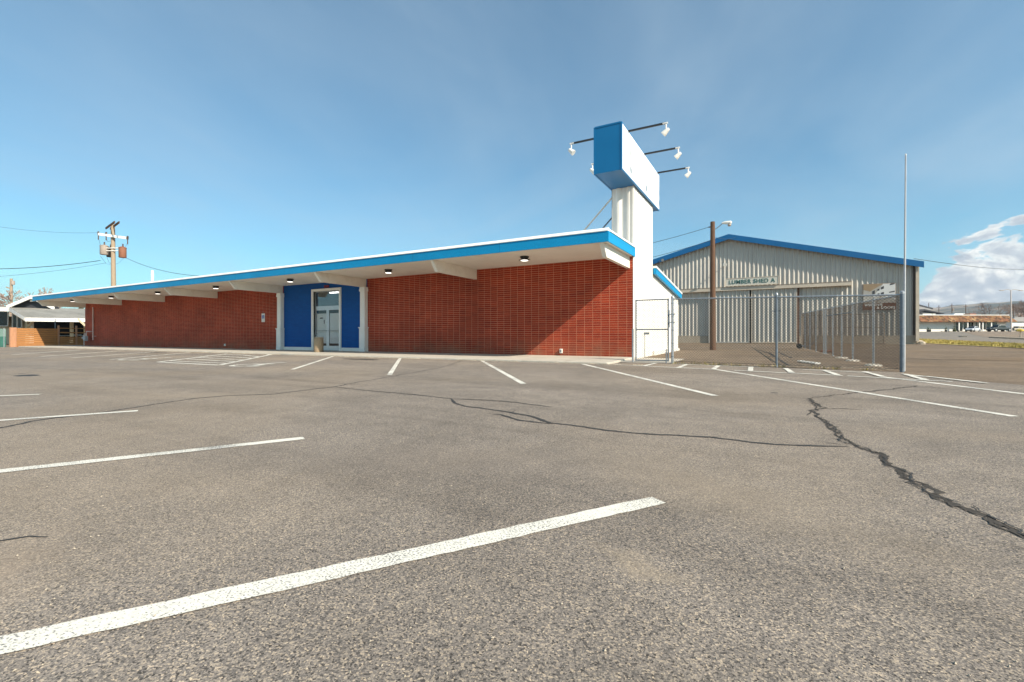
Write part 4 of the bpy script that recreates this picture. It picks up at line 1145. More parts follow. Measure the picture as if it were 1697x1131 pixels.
# house ---------------------------------------------------------------
hb = Vector((-64, 20, 0))
hs = thing('neighbour_house', hb, 'single storey house with grey shingle roof and white gutters past the wooden fence', 'house')
ZH = 52.0
def HP(px, py, d): return at_d(px, py, d)
eA, eB = HP(40, 527.5, 46), HP(215, 530, 50)
rA, rB = HP(16, 510, 58), HP(215, 513, 62)
mb = MB(); mb.add([eA, eB, rB, rA], [(0, 1, 2, 3)]); mb.add([eA - Vector((0, 0, .12)), eB - Vector((0, 0, .12)), rB - Vector((0, 0, .12)), rA - Vector((0, 0, .12))], [(3, 2, 1, 0)])
mb.build('porch_roof', M['shingle'], hs)
mb = MB(); mb.obox(eA - Vector((0, 0, .32)), eB - eA, FW * -.08, (0, 0, .36)); mb.build('gutter', M['white'], hs)
# wing towards the camera with raking eave
wA, wB = HP(15, 511, 42), HP(41, 527.5, 45.9)
mb = MB(); mb.obox(wA - Vector((0, 0, .28)), wB - wA, FW * -.08, (0, 0, .34)); mb.obox(HP(-40, 511, 42) - Vector((0, 0, .28)), wA - HP(-40, 511, 42), FW * -.08, (0, 0, .34)); mb.build('rake_board', M['white'], hs)
mb = MB(); wl = HP(-40, 511, 42); mb.add([wl, wA, wB, rA, HP(-40, 500, 58)], [(0, 1, 2, 3, 4)]); mb.build('wing_roof', M['shingle'], hs)
# upper gable
gp, gl_, gr_ = HP(52, 490.5, 58), HP(11, 507.5, 58), HP(90, 509.5, 58)
back = Vector((-14, 3, 0))
mb = MB(); mb.add([gl_, gp, gp + back, gl_ + back], [(0, 1, 2, 3)]); mb.add([gp, gr_, gr_ + back, gp + back], [(0, 1, 2, 3)]); mb.build('upper_roof', M['shingle'], hs)
mb = MB(); mb.obox(gl_ - Vector((0, 0, .35)), gp - gl_, FW * -.1, (0, 0, .40)); mb.obox(gp - Vector((0, 0, .35)), gr_ - gp, FW * -.1, (0, 0, .40)); mb.build('rake_board', M['white'], hs)
gi = FW * .6
mb = MB(); mb.add([gl_ + gi, gp + gi, gr_ + gi, gr_ + gi - Vector((0, 0, 1.6)), gl_ + gi - Vector((0, 0, 1.6))], [(0, 1, 2, 3, 4)]); mb.build('gable_wall', M['darkroof'], hs)  # dark colour stands in for the shade under the eaves
MB().obox(HP(49, 500, 58.2), RT * .6, FW * .1, (0, 0, .5)).build('gable_vent', M['offwhite'], hs)
# walls, windows, porch
wz = HP(-40, 560, 49).z * 0
p0 = HP(-40, 559, 48); p1 = HP(44, 559, 48.5); p2 = HP(215, 559, 55)
mb = MB(); mb.obox(Vector((p0.x, p0.y, 0)), Vector((p1.x - p0.x, p1.y - p0.y, 0)), FW * .3, (0, 0, 3.0)); mb.build('wall', M['cream'], hs)
p1b = HP(36, 559, 54); 
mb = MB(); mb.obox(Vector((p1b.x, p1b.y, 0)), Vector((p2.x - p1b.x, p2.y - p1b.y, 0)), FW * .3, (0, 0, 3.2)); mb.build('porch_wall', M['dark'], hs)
for (x0, x1, y0, y1) in ((-30, 12.5, 517, 540), (21.5, 27.5, 521, 543), (29.5, 35, 524, 543)):
    a, b3 = HP(x0, y0, 47.8), HP(x1, y1, 47.9)
    w_ = MB().obox(Vector((a.x, a.y, b3.z)), Vector((b3.x - a.x, b3.y - a.y, 0)), FW * .1, (0, 0, a.z - b3.z)).build('window', M['carglass'], hs)
    mb = MB(); t_ = .05
    for q in ((a, b3),):
        dx = Vector((b3.x - a.x, b3.y - a.y, 0))
        mb.obox(Vector((a.x, a.y, b3.z - .08)) - FW * .05, dx, FW * .06, (0, 0, .08)); mb.obox(Vector((b3.x, b3.y, b3.z)) - FW * .05, RT * .10, FW * .06, (0, 0, a.z - b3.z)); mb.obox(Vector((a.x, a.y, b3.z)) - FW * .05 - RT * .1, RT * .10, FW * .06, (0, 0, a.z - b3.z))
    mb.build('frame', M['offwhite'], w_)
for px in (41, 48.5, 115, 138):
    a = HP(px, 559, 47.2 + (px - 40) * .03); MB().obox(Vector((a.x, a.y, 0)), RT * .22, FW * .22, (0, 0, 2.6)).build('porch_post', M['cream'] if px != 48.5 else M['offwhite'], hs)
for s0, s1 in (((44, 543), (57, 531)), ((139, 541), (128, 531))):
    a, b3 = HP(*s0, 47), HP(*s1, 47); MB().obox(a, b3 - a, FW * .15, (0, 0, .18)).build('knee_brace', M['cream'], hs)
# porch tables with white things on them
for i, (px, py) in enumerate(((100, 557), (114, 557), (122, 555.5), (132, 557))):
    c = HP(px, py, 52.2 + i * .12)
    t_ = thing('porch_table', (c.x, c.y, 0), ('round white porch table nearest the fence post', 'long white porch table under the gutter', 'small white porch table next to the long one', 'white porch table beside the brick wall end')[i], 'table', 'tables on the porch')
    w_ = (.45, 1.0, .4, .5)[i]
    MB().obox(c - RT * (w_ / 2), RT * w_, FW * .7, (0, 0, .06)).build('table_top', M['white'], t_)
    for s in (-.4, .4): MB().tube(Vector((c.x, c.y, 0)) + RT * (w_ * s) + FW * .3, c + RT * (w_ * s) + FW * .3, .025).build('leg', M['galvdark'], t_)

# bare trees -------------------------------------------------------------
def bare_tree(name, base, h, label, seed, spread=.8, group=None, m=None):
    rnd = random.Random(seed); root = thing(name, base, label, 'tree', group)
    tr_ = MB(); cr = MB()
    def grow(p, d, ln, r, lv):
        q = p + d * ln
        (tr_ if lv < 2 else cr).tube(p, q, max(r, .034), max(r * .68, .03), 5 if lv < 3 else 3, False)
        if lv >= 7: return
        for _ in range(rnd.choice((2, 3, 3) if lv < 6 else (2, 2))):
            nd = (d + Vector((rnd.gauss(0, 1), rnd.gauss(0, 1), rnd.gauss(.15, .6))) * .42 * spread).normalized()
            grow(q, nd, ln * rnd.uniform(.62, .85), r * .62, lv + 1)
    grow(Vector(base), Vector((0, 0, 1)), h * .26, h * .028, 0)
    tr_.build('trunk', m or M['bark'], root); cr.build('crown', m or M['bark'], root)
    return root
for i, (px, d, h, lab) in enumerate(((33, 80, 9.3, 'bare pinkish tree standing behind the house ridge'), (50, 84, 9.6, 'second bare tree behind the house ridge, closer to the store roof'))):
    c = at_d(px, 559, d); bare_tree('bare_tree', (c.x, c.y, g(c.y)), h, lab, 11 + i, 1.0)
c = at_d(134, 559, 75)
er = thing('evergreen_tree', (c.x, c.y, 0), 'dark evergreen tree peeking past the end of the brick wall', 'tree')
MB().tube((c.x, c.y, 0), (c.x, c.y, 5), .2, .08).build('trunk', M['bark'], er)
mb = MB(); rn = random.Random(3)
for i in range(900):
    t = rn.random(); z = 1.2 + t * 4.4; rr = (1.6 * (1 - t) ** .7 + .2) * math.sqrt(rn.random())
    an = rn.uniform(0, 6.28); p = Vector((c.x + rr * math.cos(an), c.y + rr * math.sin(an), z)); s = rn.uniform(.08, .2)
    a1 = Vector((rn.gauss(0, 1), rn.gauss(0, 1), rn.gauss(0, 1))).normalized() * s; a2 = a1.orthogonal().normalized() * s
    mb.add([p - a1, p + a2, p + a1], [(0, 1, 2)])
mb.build('crown', M['leaf'], er)

# ------------------------------------------------------------------ RIGHT SIDE: street and far buildings
def strip(name, top, bot, m, lift, kind='structure'):
    pts = [gnd(*p) for p in top] + [gnd(*p) for p in reversed(bot)]
    return sheet(name, [(p.x, p.y) for p in pts], m, lift, kind)
strip('grass_verge', [(1505, 561.6), (1560, 563.8), (1630, 568.0), (1697, 571.8), (1900, 583)], [(1505, 567.6), (1560, 571.2), (1630, 574.8), (1697, 578.2), (1900, 590)], M['grass'], .03)
strip('street', [(1480, 556.0), (1560, 557.4), (1640, 560.6), (1697, 563.2), (1900, 571)], [(1480, 560.6), (1560, 563.6), (1630, 567.8), (1697, 571.6), (1900, 582.5)], M['road'], .012)
strip('far_parking', [(1470, 548.6), (1697, 548.2), (1950, 548)], [(1470, 555.6), (1560, 557.0), (1640, 560.2), (1697, 562.8), (1950, 571)], asphalt('pale_asphalt', (1.0, .82, .66), 1.0, .1), .008)
# grass blades on the verge
mb = MB(); rn = random.Random(5)
for i in range(5200):
    px = 1505 + 260 * rn.random(); t = rn.random()
    a = gnd(px, 561.6 + (px - 1505) * .0535 + .3); b = gnd(px, 567.8 + (px - 1505) * .054 - .3)
    p = a.lerp(b, t); p.z = g(p.y) + .03; h = rn.uniform(.05, .16); an = rn.uniform(0, 6.28)
    u = Vector((math.cos(an), math.sin(an), 0)) * .03; tip = Vector((rn.gauss(0, .04), rn.gauss(0, .04), h))
    mb.add([p - u, p + u, p + tip], [(0, 1, 2)])
struct(mb.build('verge_grass', M['grass']), 'stuff')
# kerbs of the street islands
for p, q, nm in (((1538.5, 557.2), (1593, 559.0), 'kerb'), ((1638, 560.4), (1720, 564.2), 'kerb')):
    a, b = gnd(*p), gnd(*q); d = b - a; n_ = Vector((-d.y, d.x, 0)).normalized()
    struct(MB().obox(a - Vector((0, 0, .05)), d, n_ * .5, (0, 0, .2)).build(nm, M['foundation']))
# rocks at the verge end
for i, (px, py, s) in enumerate(((1521, 570.5, .32), (1527, 571, .24))):
    c = gnd(px, py); mb = MB(); rn = random.Random(i)
    mb.lathe(c, [(s, -.05), (s * 1.05, s * .3), (s * .7, s * .75), (s * .2, s * .9)], 9)
    mb.v = [v + Vector((rn.uniform(-.06, .06), rn.uniform(-.06, .06), rn.uniform(-.03, .03))) for v in mb.v]
    tag(mb.build('rock', M['foundation']), ('brown rock touching the shed corner at the grass verge', 'smaller brown rock at the tip of the grass verge')[i], 'rock')
# stop sign
b = gnd(1553.7, 556.4); dz = FW.dot(b)
c = at_d(1553.5, 535.3, dz)
ss = thing('stop_sign', b, 'red octagonal STOP sign on a post by the street', 'sign')
MB().tube(b - Vector((0, 0, .1)), (b.x, b.y, c.z + .2), .035, n=8).build('post', M['galvdark'], ss)
ov_ = [c - FW * .05 + RT * (.40 * math.cos(R(22.5 + 45 * i))) + Vector((0, 0, .40 * math.sin(R(22.5 + 45 * i)))) for i in range(8)]
MB().prism(ov_, FW * .012).build('sign_plate', M['offwhite'], ss)
ov_ = [c - FW * .056 + RT * (.365 * math.cos(R(22.5 + 45 * i))) + Vector((0, 0, .365 * math.sin(R(22.5 + 45 * i)))) for i in range(8)]
MB().prism(ov_, FW * .004).build('red_face', M['red'], ss)
text('STOP', .30, c - FW * .062, M['offwhite'], ss, bold=.008, ext=.002, rot=(R(90), 0, YAW))

# strip mall with shake mansard
ZM = 133.0
o_ = at_d(1480, 549, ZM); zb0 = o_.z
ms = thing('strip_mall', Vector((o_.x, o_.y, zb0)), 'low shopping building with rough brown shake mansard and white walls across the street', 'building')
ms.rotation_euler = (0, 0, YAW)
ORG[ms.name] = Vector((0, 0, 0))       # modelled in its own frame: x along the front, y away
pm = 771 / ZM
def mx(px): return (px - 1480) / pm
Lm = mx(1680)
mb = MB(); mb.box(0, Lm, 2.2, 14, -.5, 2.8); mb.build('wall', M['offwhite'], ms)
mb = MB(); mb.prism([(-1, .2, 2.62), (-1, .2, 2.78), (-1, 1.9, 4.55), (-1, 14.5, 4.55), (-1, 14.5, 2.62)], (Lm + 2.2, 0, 0))
mb.v = [Vector((v.x - (.9 if (v.x > Lm and v.z > 4) else 0), v.y, v.z)) for v in mb.v]
mb.build('mansard_roof', M['shake'], ms)
MB().box(-1, Lm + .5, 1.8, 14, 4.56, 4.75).build('parapet', M['offwhite'], ms)
for x0, x1 in ((1519, 1529), (1594, 1606), (1608, 1624.5), (1628, 1631), (1633, 1645), (1647, 1664)):
    zlo = -.02 if x0 in (1519, 1594) else .55
    w_ = MB().box(mx(x0), mx(x1), 2.1, 2.25, zlo, 2.55).build('shop_window' if zlo > 0 else 'shop_door', M['carglass'], ms)
    mb = MB(); mb.box(mx(x0) - .1, mx(x0), 2.02, 2.18, zlo, 2.6); mb.box(mx(x1), mx(x1) + .1, 2.02, 2.18, zlo, 2.6); mb.build('frame', M['offwhite'], w_)
for px in (1592, 1606.5, 1626, 1631.6, 1646):
    MB().box(mx(px) - .12, mx(px) + .12, .5, .75, -.05, 2.6).build('post', M['white'], ms)
MB().box(mx(1562), mx(1560) + 25, .3, .6, -.2, .02).build('kerb', M['concrete'], ms)
MB().box(mx(1641), mx(1652), 6, 8, 4.76, 5.3).build('roof_unit', M['rust'], ms)
# planters in front
for i, (px, s) in enumerate(((1537.5, .5), (1541, .3), (1567, .45), (1581, .6), (1587.5, .35))):
    c = at_d(px, 549.6, ZM - .6); lab = ('dark potted shrub near the mall door by the stop sign', 'small dark pot beside the potted shrub', 'thin potted plant midway on the white mall wall', 'tall green planter tub on the mall walk', 'black bin beside the green planter tub')[i]
    t_ = thing('planter' if i != 4 else 'waste_bin', c, lab, 'planter' if i != 4 else 'bin')
    MB().lathe(c, [(s * .5, -.3), (s * .62, .0), (s * .66, s * .9), (s * .5, s * .92)], 12).build('pot', M['leaf'] if i == 3 else M['black'], t_, smooth=True)
    if i != 4:
        mb = MB(); rn = random.Random(i)
        for k in range(90):
            p = c + Vector((rn.gauss(0, s * .3), rn.gauss(0, s * .3), s * .9 + abs(rn.gauss(0, s * .8)))); a1 = Vector((rn.gauss(0, 1), rn.gauss(0, 1), rn.gauss(0, 1))).normalized() * .14
            mb.add([p - a1, p + a1.orthogonal().normalized() * .1, p + a1], [(0, 1, 2)])
        mb.build('foliage', M['leaf'], t_)
# dark gabled house behind
zd = 185.0
hh = thing('gabled_house', at_d(1530, 549, zd), 'dark roofed house with two stepped gables rising behind the mall beside the shed', 'house')
def slab(pts, dep, m, name):
    return MB().prism([at_d(x, y, zd) for x, y in pts], FW * dep).build(name, m, hh)
slab([(1480, 500), (1522, 504.5), (1546, 511.0), (1546, 513), (1522, 507.5), (1480, 503)], 8, M['darkroof'], 'upper_roof')
slab([(1480, 503), (1522, 507.6), (1543, 512.6), (1543, 540), (1480, 540)], 6, M['greywall'], 'upper_wall')
mb = MB().prism([at_d(x, y, zd - 5) for x, y in ((1505, 521), (1532, 512.5), (1564, 519.5), (1564, 521), (1532, 515), (1505, 523.5))], FW * 4); mb.build('lower_roof', M['darkroof'], hh)
mb = MB().prism([at_d(x, y, zd - 4.5) for x, y in ((1508, 523), (1532, 515.2), (1560, 521.0), (1560, 545), (1508, 545))], FW * 3); mb.build('lower_wall', M['darkroof'], hh)
for x0, x1 in ((1529, 1543), (1545, 1550)):
    MB().obox(at_d(x0, 524, zd - 5.2), RT * ((x1 - x0) / 771 * zd), FW * .4, (0, 0, .9)).build('window', M['offwhite'], hh)
c = at_d(1590, 549, 165)
rs = thing('white_roof_shed', c, 'plain white metal roofed shed just visible over the mall parapet', 'building')
MB().prism([at_d(x, y, 165) for x, y in ((1580, 545), (1600, 545), (1600, 522), (1598, 520.2), (1583, 520.2), (1580, 522.5))], FW * 8).build('shell', M['white_metal_roof'], rs)
MB().prism([at_d(x, y, 164.8) for x, y in ((1579, 523), (1601, 523), (1599, 519.8), (1582, 519.8))], FW * 8.4).build('roof', M['white_metal_roof'], rs)
c = at_d(1690, 549, 150)
rb = thing('white_workshop', c, 'long white workshop with pale roof past the end of the mall', 'building')
MB().prism([at_d(x, y, 150) for x, y in ((1676, 549), (1780, 549), (1780, 533), (1676, 533))], FW * 10).build('wall', M['white'], rb)
MB().prism([at_d(x, y, 149.5) for x, y in ((1674, 533.2), (1784, 533.2), (1784, 524), (1682, 526))], FW * 11).build('roof', M['greywall'], rb)
MB().obox(at_d(1680, 541, 149.4), RT * 14, FW * .2, (0, 0, -.6)).build('trim_band', M['darkroof'], rb)
# far utility poles
for i, (px, yt, d, lab) in enumerate(((1538.6, 502, 230, 'short pole tip standing behind the dark gabled roof'), (1555.5, 506.5, 210, 'thin pole just past the dark gabled roof'), (1577, 503.5, 200, 'thicker far pole with a transformer above the mall roof'), (1600, 505, 205, 'dark slim pole above the white metal roof'), (1679, 508, 190, 'stubby dark pole among the bare trees past the mall end'))):
    c = at_d(px, 545, d); t_ = at_d(px, yt, d)
    q = thing('utility_pole', (c.x, c.y, 2.5), lab, 'utility pole', 'far utility poles over the mall')
    MB().tube((c.x, c.y, 2.0), t_, .15, .11, 8).build('shaft', M['wood'], q)
    if i in (1, 2, 3): MB().obox(t_ - RT * .9 - Vector((0, 0, .9)), RT * 1.8, FW * .15, (0, 0, .15)).build('crossarm', M['wood'], q)
    if i == 2: MB().lathe(t_ + RT * .45 - Vector((0, 0, 2.6)), [(.3, -.5), (.32, .5)], 10).build('transformer', M['transgrey'], q)
# double street lamp
zl_ = 118.0
c = at_d(1675.5, 549, zl_); t_ = at_d(1674.7, 481.5, zl_)
sl = thing('street_lamp', c, 'pale double armed street lamp in front of the mall car park', 'street lamp')
MB().tube(c - Vector((0, 0, .3)), t_, .16, .09, 12).build('post', simple('lamp_post', (.55, .47, .42), .5), sl, smooth=True)
for px, s in ((1659.5, -1), (1691.5, 1)):
    e_ = at_d(px, 481.5, zl_)
    mb = MB(); mb.path([t_, t_ + RT * s * .9 + Vector((0, 0, .25)), e_ - RT * s * .3], .05, 6); am = mb.build('arm', M['transgrey'], sl)
    MB().obox(e_ - RT * .45 - FW * .15 - Vector((0, 0, .1)), RT * .9, FW * .35, (0, 0, .16)).build('lamp_head', M['transgrey'], am, bevel=.05)
# vehicles --------------------------------------------------------------
def loft(mb, secs):
    """secs: list of (x, [(y, z)...]) closed rings."""
    n = len(secs[0][1]); vs = []
    for x, ring in secs: vs += [Vector((x, y, z)) for y, z in ring]
    fs = []
    for k in range(len(secs) - 1):
        for i in range(n):
            j = (i + 1) % n; fs.append((k * n + i, k * n + j, (k + 1) * n + j, (k + 1) * n + i))
    fs += [tuple(reversed(range(n))), tuple(range((len(secs) - 1) * n, len(secs) * n))]
    return mb.add(vs, fs)
def ring(w, z0, z1, tw=.9):
    return [(-w, z0 + .1), (-w * .92, z0), (w * .92, z0), (w, z0 + .1), (w, z0 + (z1 - z0) * .6), (w * tw, z1), (-w * tw, z1), (-w, z0 + (z1 - z0) * .6)]
def car(name, label, loc, rz, m, kind='sedan', cat='car'):
    root = thing(name, loc, label, cat); ORG[root.name] = Vector((0, 0, 0))
    if kind == 'sedan':
        body = [(-2.25, .55, .80, .60), (-2.15, .32, .92, .80), (-1.5, .22, 1.0, .89), (-.4, .22, .95, .90), (.8, .22, .95, .90), (1.6, .24, .90, .88), (2.1, .32, .78, .80), (2.28, .42, .62, .60)]
        cab = [(-1.75, .98, 1.0, .74), (-1.05, .92, 1.40, .66), (-.2, .90, 1.46, .64), (.35, .90, 1.40, .65), (1.1, .88, .93, .76)]
        wx, wr = (-1.35, 1.4), .33
    else:
        body = [(-2.85, .6, .95, .90), (-2.75, .45, 1.05, .96), (-1.0, .42, 1.08, .98), (.2, .42, 1.10, .98), (1.4, .42, 1.12, .97), (2.4, .45, 1.08, .93), (2.75, .5, .95, .86), (2.85, .6, .85, .80)]
        cab = [(-.95, 1.08, 1.15, .85), (-.75, 1.05, 1.82, .74), (.6, 1.05, 1.86, .74), (1.0, 1.05, 1.75, .75), (1.55, 1.05, 1.10, .86)]
        wx, wr = (-1.75, 1.85), .42
    b_ = MB(); loft(b_, [(x, ring(w, a, t, .93)) for x, a, t, w in body]); bo = b_.build('body', m, root, smooth=True)
    c_ = MB(); loft(c_, [(x, [(-w - .02, a - .05), (w + .02, a - .05), (w, a + (t - a) * .9), (w * .92, t), (-w * .92, t), (-w, a + (t - a) * .9)]) for x, a, t, w in cab]); c_.build('cabin', m, root, smooth=True)
    mb = MB()
    mids = cab[1:4]
    for s in (-1, 1):
        for (x0, a0, t0, w0), (x1, a1, t1, w1) in zip(cab[0:4], cab[1:5]):
            lo0, lo1 = a0 + .07, a1 + .07; hi0, hi1 = max(lo0 + .02, t0 - .1), max(lo1 + .02, t1 - .1)
            xa, xb = x0 + .06, x1 - .06
            mb.quad((xa, s * (w0 + .03), lo0), (xb, s * (w1 + .03), lo1), (xb, s * (w1 * .97 + .03), hi1), (xa, s * (w0 * .97 + .03), hi0))
    mb.build('side_glass', M['carglass'], root)
    mb = MB()
    for i0, i1, dx in ((0, 1, -.03), (3, 4, .03)):
        x0, a0, t0, w0 = cab[i0]; x1, a1, t1, w1 = cab[i1]
        mb.quad((x0 + dx, -w0 * .85, t0 + .03), (x0 + dx, w0 * .85, t0 + .03), (x1 + dx, w1 * .85, t1 - .02), (x1 + dx, -w1 * .85, t1 - .02))
    mb.build('windscreen', M['carglass'], root)
    for x in wx:
        for s in (-1, 1):
            yy = s * (.80 if kind == 'sedan' else .86)
            w_ = MB().tube((x, yy - s * .1, wr), (x, yy + s * .12, wr), wr, wr, 18).build('wheel', M['tyre'], root, smooth=True)
            MB().tube((x, yy + s * .11, wr), (x, yy + s * .13, wr), wr * .62, wr * .55, 14).build('rim', M['rim'], w_, smooth=True)
    fx = body[-1][0]
    for s in (-1, 1):
        MB().box(fx - .12, fx + .005, s * .55 - .15, s * .55 + .15, .62 if kind == 'sedan' else .75, .72 if kind == 'sedan' else .9).build('headlight', M['offwhite'], root)
        MB().box(-fx - .02, -fx + .1, s * .55 - .12, s * .55 + .12, .7, .82).build('tail_light', M['red'], root)
    MB().box(fx - .1, fx + .02, -.7, .7, .35, .5).build('bumper', M['black'], root)
    root.location = loc; root.rotation_euler = (0, 0, rz)
    return root
c = at_d(1611.5, 550.2, 124); car('sedan', 'silver sedan parked nose out before the mall windows', c, YAW + R(205), M['carwhite'])
c = at_d(1656, 550.4, 122); car('pickup_truck', 'dark green pickup truck parked under the double street lamp', c, YAW + R(180), M['carteal'], 'truck', 'truck')
c = at_d(1688, 549.8, 131); car('sedan', 'beige car half hidden between the pickup and the white workshop', c, YAW + R(180), M['carbeige'])
c = at_d(1708, 550.0, 126); car('sedan', 'white car cut off at the edge beyond the beige one', c, YAW + R(180), M['carwhite'])
# yellow hydrant at the street edge
c = gnd(1690.5, 560.5); dz = FW.dot(c); s = dz / 771
hy = thing('yellow_marker', c, 'yellow topped marker post on the street island', 'marker')
MB().lathe(c, [(.06, -.1), (.05, 11.0 * s)], 10).build('post', M['foundation'], hy, smooth=True)
MB().lathe(c + Vector((0, 0, 10.6 * s)), [(.12, 0), (.30, .06), (.30, .22), (.10, .30)], 12).build('cap', M['yellow'], hy, smooth=True)
# bare street trees
for i, (px, d, h, lab) in enumerate(((1645, 215, 15, 'bare tree rising in the middle over the mall roof'), (1632, 225, 13.5, 'thinner bare tree over the mall roof next to the bigger one'), (1690, 200, 14.5, 'bare tree over the white workshop'), (1703, 190, 14, 'last bare tree at the edge over the white workshop'))):
    c = at_d(px, 547, d); bare_tree('bare_tree', (c.x, c.y, 2.4), h, lab, 31 + i, 1.1, 'bare trees across the street')

# ------------------------------------------------------------------ HILLS and air
mb = MB(); nu, nv = 220, 34; r0, r1 = 2300.0, 5200.0
vs = []; 
ridge = [(-60, 40), (-20, 44), (0, 48), (9.5, 50), (12, 48), (13.2, 45), (14.5, 49), (16.5, 53.5), (18.5, 56), (19.6, 54), (20.5, 56), (26, 62), (40, 60), (70, 50)]
def rh(a):
    for (a0, h0), (a1, h1) in zip(ridge, ridge[1:]):
        if a <= a1: return h0 + (h1 - h0) * max(0, (a - a0) / (a1 - a0))
    return ridge[-1][1]
for i in range(nu + 1):
    az = -60 + 130 * i / nu
    for j in range(nv + 1):
        t = j / nv; r = r0 + (r1 - r0) * t
        x, y = r * math.sin(R(az)), r * math.cos(R(az))
        nz = noise.fractal((x * .0016, y * .0016, 0), 0.9, 2.1, 7) + .5 * noise.fractal((x * .006, y * .006, 4), .8, 2.2, 4)
        top = rh(az) / 771 * r1 * .85 * max(.35, math.cos(R(az + 29.26))) + 16
        prof_ = max(0, math.sin(min(1, t / .85) * math.pi / 2)) ** 1.1
        h = 2.0 + prof_ * top + nz * 24 * math.sin(math.pi * min(1, t / .95)) * (.4 + .6 * prof_)
        if t > .9: h *= (1 - (t - .9) / .1 * .7)
        vs.append(Vector((x, y, max(1.5, h) if j else -2)))
mb.v = vs
mb.f = [(i * (nv + 1) + j, (i + 1) * (nv + 1) + j, (i + 1) * (nv + 1) + j + 1, i * (nv + 1) + j + 1) for i in range(nu) for j in range(nv)]
struct(mb.build('hills', M['hill'], smooth=True))
hz_ = MB().box(-5400, 5400, -5400, 5400, -3.2, 400).build('haze', bpy.data.materials.new('air'))
struct(hz_, 'stuff')
hm = hz_.data.materials[0]; hm.use_nodes = True; nt = hm.node_tree; nt.nodes.clear()
out = nt.nodes.new('ShaderNodeOutputMaterial'); pv = nt.nodes.new('ShaderNodeVolumePrincipled')
pv.inputs['Density'].default_value = 9e-5; pv.inputs['Color'].default_value = (.72, .84, 1, 1); pv.inputs['Anisotropy'].default_value = .2
nt.links.new(pv.outputs[0], out.inputs['Volume'])

# ------------------------------------------------------------------ LIGHT AND SKY
sd = Vector((1.31, -.38, 1.0)).normalized()
el = math.asin(sd.z); az = math.atan2(sd.x, sd.y)
su = bpy.data.lights.new('sun', 'SUN'); so = bpy.data.objects.new('sun', su); col.objects.link(so)
su.energy = 5.0; su.angle = R(.5); su.color = (1.0, .90, .76)
so.rotation_euler = sd.to_track_quat('Z', 'Y').to_euler()
so.location = (20, -5, 30)
W = bpy.data.worlds.new('World'); sc.world = W; W.use_nodes = True
nt = W.node_tree; nt.nodes.clear()
out = nt.nodes.new('ShaderNodeOutputWorld'); bg = nt.nodes.new('ShaderNodeBackground')
sky = nt.nodes.new('ShaderNodeTexSky'); sky.sky_type = 'NISHITA'; sky.sun_disc = False
sky.sun_elevation = el; sky.sun_rotation = az; sky.altitude = 300; sky.air_density = 1.0; sky.dust_density = .8; sky.ozone_density = 1.5
tc = nt.nodes.new('ShaderNodeTexCoord'); dirv = tc.outputs['Generated']
def math_(op, a, b=None, c=None, clamp=False):
    n = nt.nodes.new('ShaderNodeMath'); n.operation = op; n.use_clamp = clamp
    for i, v in enumerate((a, b, c)):
        if v is None: continue
        if isinstance(v, (int, float)): n.inputs[i].default_value = v
        else: nt.links.new(v, n.inputs[i])
    return n.outputs[0]
sx = nt.nodes.new('ShaderNodeSeparateXYZ'); nt.links.new(dirv, sx.inputs[0])
X_, Y_, Z_ = sx.outputs
den = math_('ADD', math_('MAXIMUM', Z_, 0.0), .12)
# cirrus bands on a high flat layer, drawn out along one wind direction
wa = R(-20)
uu_ = math_('DIVIDE', math_('ADD', math_('MULTIPLY', X_, math.sin(wa)), math_('MULTIPLY', Y_, math.cos(wa))), den)
vv_ = math_('DIVIDE', math_('SUBTRACT', math_('MULTIPLY', X_, math.cos(wa)), math_('MULTIPLY', Y_, math.sin(wa))), den)
cb = nt.nodes.new('ShaderNodeCombineXYZ'); nt.links.new(math_('MULTIPLY', uu_, .42), cb.inputs[0]); nt.links.new(math_('MULTIPLY', vv_, .55), cb.inputs[1]); cb.inputs[2].default_value = 3.3
n1 = N(nt, 'ShaderNodeTexNoise', Scale=1.0, Detail=7.0, Roughness=.5, Distortion=1.1); nt.links.new(cb.outputs[0], n1.inputs['Vector'])
cb2 = nt.nodes.new('ShaderNodeCombineXYZ'); nt.links.new(math_('MULTIPLY', uu_, .5), cb2.inputs[0]); nt.links.new(math_('MULTIPLY', vv_, 2.6), cb2.inputs[1])
n2 = N(nt, 'ShaderNodeTexNoise', Scale=1.0, Detail=6.0, Roughness=.6, Distortion=.4); nt.links.new(cb2.outputs[0], n2.inputs['Vector'])
cir = math_('MULTIPLY_ADD', n2.outputs['Fac'], .18, math_('MULTIPLY', n1.outputs['Fac'], .82))
cirf = ramp(nt, cir, [(.38, .04), (.53, .22), (.68, .46)])
# cumulus bank low over the hills
azn = math_('ARCTAN2', X_, Y_)
cb3 = nt.nodes.new('ShaderNodeCombineXYZ'); nt.links.new(math_('MULTIPLY', azn, 13.0), cb3.inputs[0]); nt.links.new(math_('MULTIPLY', Z_, 22.0), cb3.inputs[1]); cb3.inputs[2].default_value = 1.7
n3 = N(nt, 'ShaderNodeTexNoise', Scale=1.0, Detail=10.0, Roughness=.60, Distortion=.3); nt.links.new(cb3.outputs[0], n3.inputs['Vector'])
n4 = N(nt, 'ShaderNodeTexNoise', Scale=.55, Detail=2.0); nt.links.new(cb3.outputs[0], n4.inputs['Vector'])
topz = math_('MULTIPLY_ADD', n4.outputs['Fac'], .09, .070)       # cloud-top height varies along the bank
azd = math_('DIVIDE', math_('SUBTRACT', azn, R(17.5)), R(5))
bump_ = math_('MULTIPLY', math_('POWER', 2.718, math_('MULTIPLY', math_('MULTIPLY', azd, azd), -1.0)), .022)
hgt = math_('SUBTRACT', math_('ADD', topz, bump_), Z_)
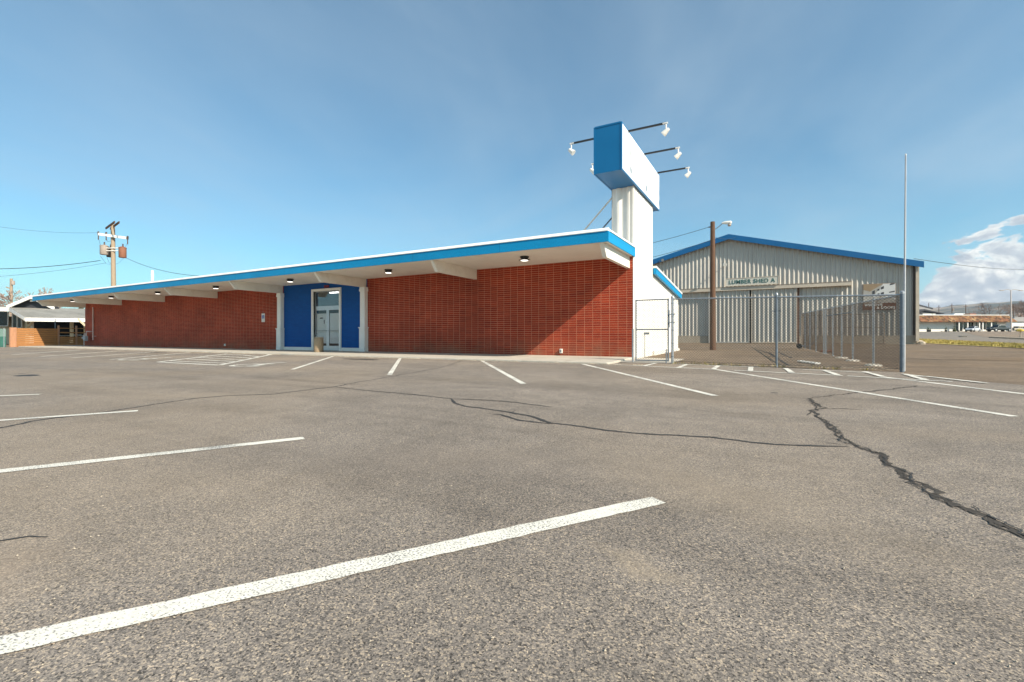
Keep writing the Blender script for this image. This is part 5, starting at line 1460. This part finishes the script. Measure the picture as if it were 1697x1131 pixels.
dens = math_('ADD', math_('MULTIPLY', hgt, 7.0), math_('MULTIPLY', math_('SUBTRACT', n3.outputs['Fac'], .5), 1.5))
azm = N(nt, 'ShaderNodeMapRange'); nt.links.new(azn, azm.inputs[0]); azm.inputs[1].default_value = R(7); azm.inputs[2].default_value = R(13); azm.inputs[3].default_value = -.9; azm.inputs[4].default_value = 0.0; azm.clamp = True
azm2 = N(nt, 'ShaderNodeMapRange'); nt.links.new(azn, azm2.inputs[0]); azm2.inputs[1].default_value = R(60); azm2.inputs[2].default_value = R(80); azm2.inputs[3].default_value = 0.0; azm2.inputs[4].default_value = -.9; azm2.clamp = True
dens = math_('ADD', dens, math_('ADD', azm.outputs[0], azm2.outputs[0]))
cumf = ramp(nt, dens, [(.0, 0.0), (.05, .85), (.2, .96)])
cb4 = nt.nodes.new('ShaderNodeCombineXYZ'); nt.links.new(math_('MULTIPLY_ADD', azn, 13.0, -.14), cb4.inputs[0]); nt.links.new(math_('MULTIPLY_ADD', Z_, 22.0, -.20), cb4.inputs[1]); cb4.inputs[2].default_value = 1.7
n5 = N(nt, 'ShaderNodeTexNoise', Scale=1.0, Detail=10.0, Roughness=.60, Distortion=.3); nt.links.new(cb4.outputs[0], n5.inputs['Vector'])
lit = math_('MULTIPLY_ADD', math_('SUBTRACT', n3.outputs['Fac'], n5.outputs['Fac']), -3.6, math_('MULTIPLY_ADD', hgt, -4.5, .72), clamp=True)
SKYS = .106
def sk(c): return tuple(x / SKYS for x in c)
cumc = ramp(nt, lit, [(0, (.29, .33, .38)), (.45, (.40, .42, .45)), (.75, (.60, .60, .58)), (1, (.78, .75, .70))])
CUMK = nt.nodes.new('ShaderNodeMix'); CUMK.data_type = 'RGBA'; CUMK.blend_type = 'MULTIPLY'; CUMK.inputs[0].default_value = 1
nt.links.new(cumc, CUMK.inputs[6]); CUMK.inputs[7].default_value = (1 / SKYS, 1 / SKYS, 1 / SKYS, 1)
tint = mixc(nt, 1.0, sky.outputs[0], (.56, .92, .94), 'MULTIPLY')
c1 = mixc(nt, cirf, tint, sk((.36, .45, .52)))
c2 = mixc(nt, cumf, c1, CUMK.outputs[2])
nt.links.new(c2, bg.inputs['Color']); bg.inputs['Strength'].default_value = SKYS
nt.links.new(bg.outputs[0], out.inputs['Surface'])

sc.view_settings.view_transform = 'Standard'; sc.view_settings.look = 'None'
sc.view_settings.exposure = .68; sc.view_settings.gamma = 1
sc.cycles.volume_bounces = 0
sc.cycles.max_bounces = 8
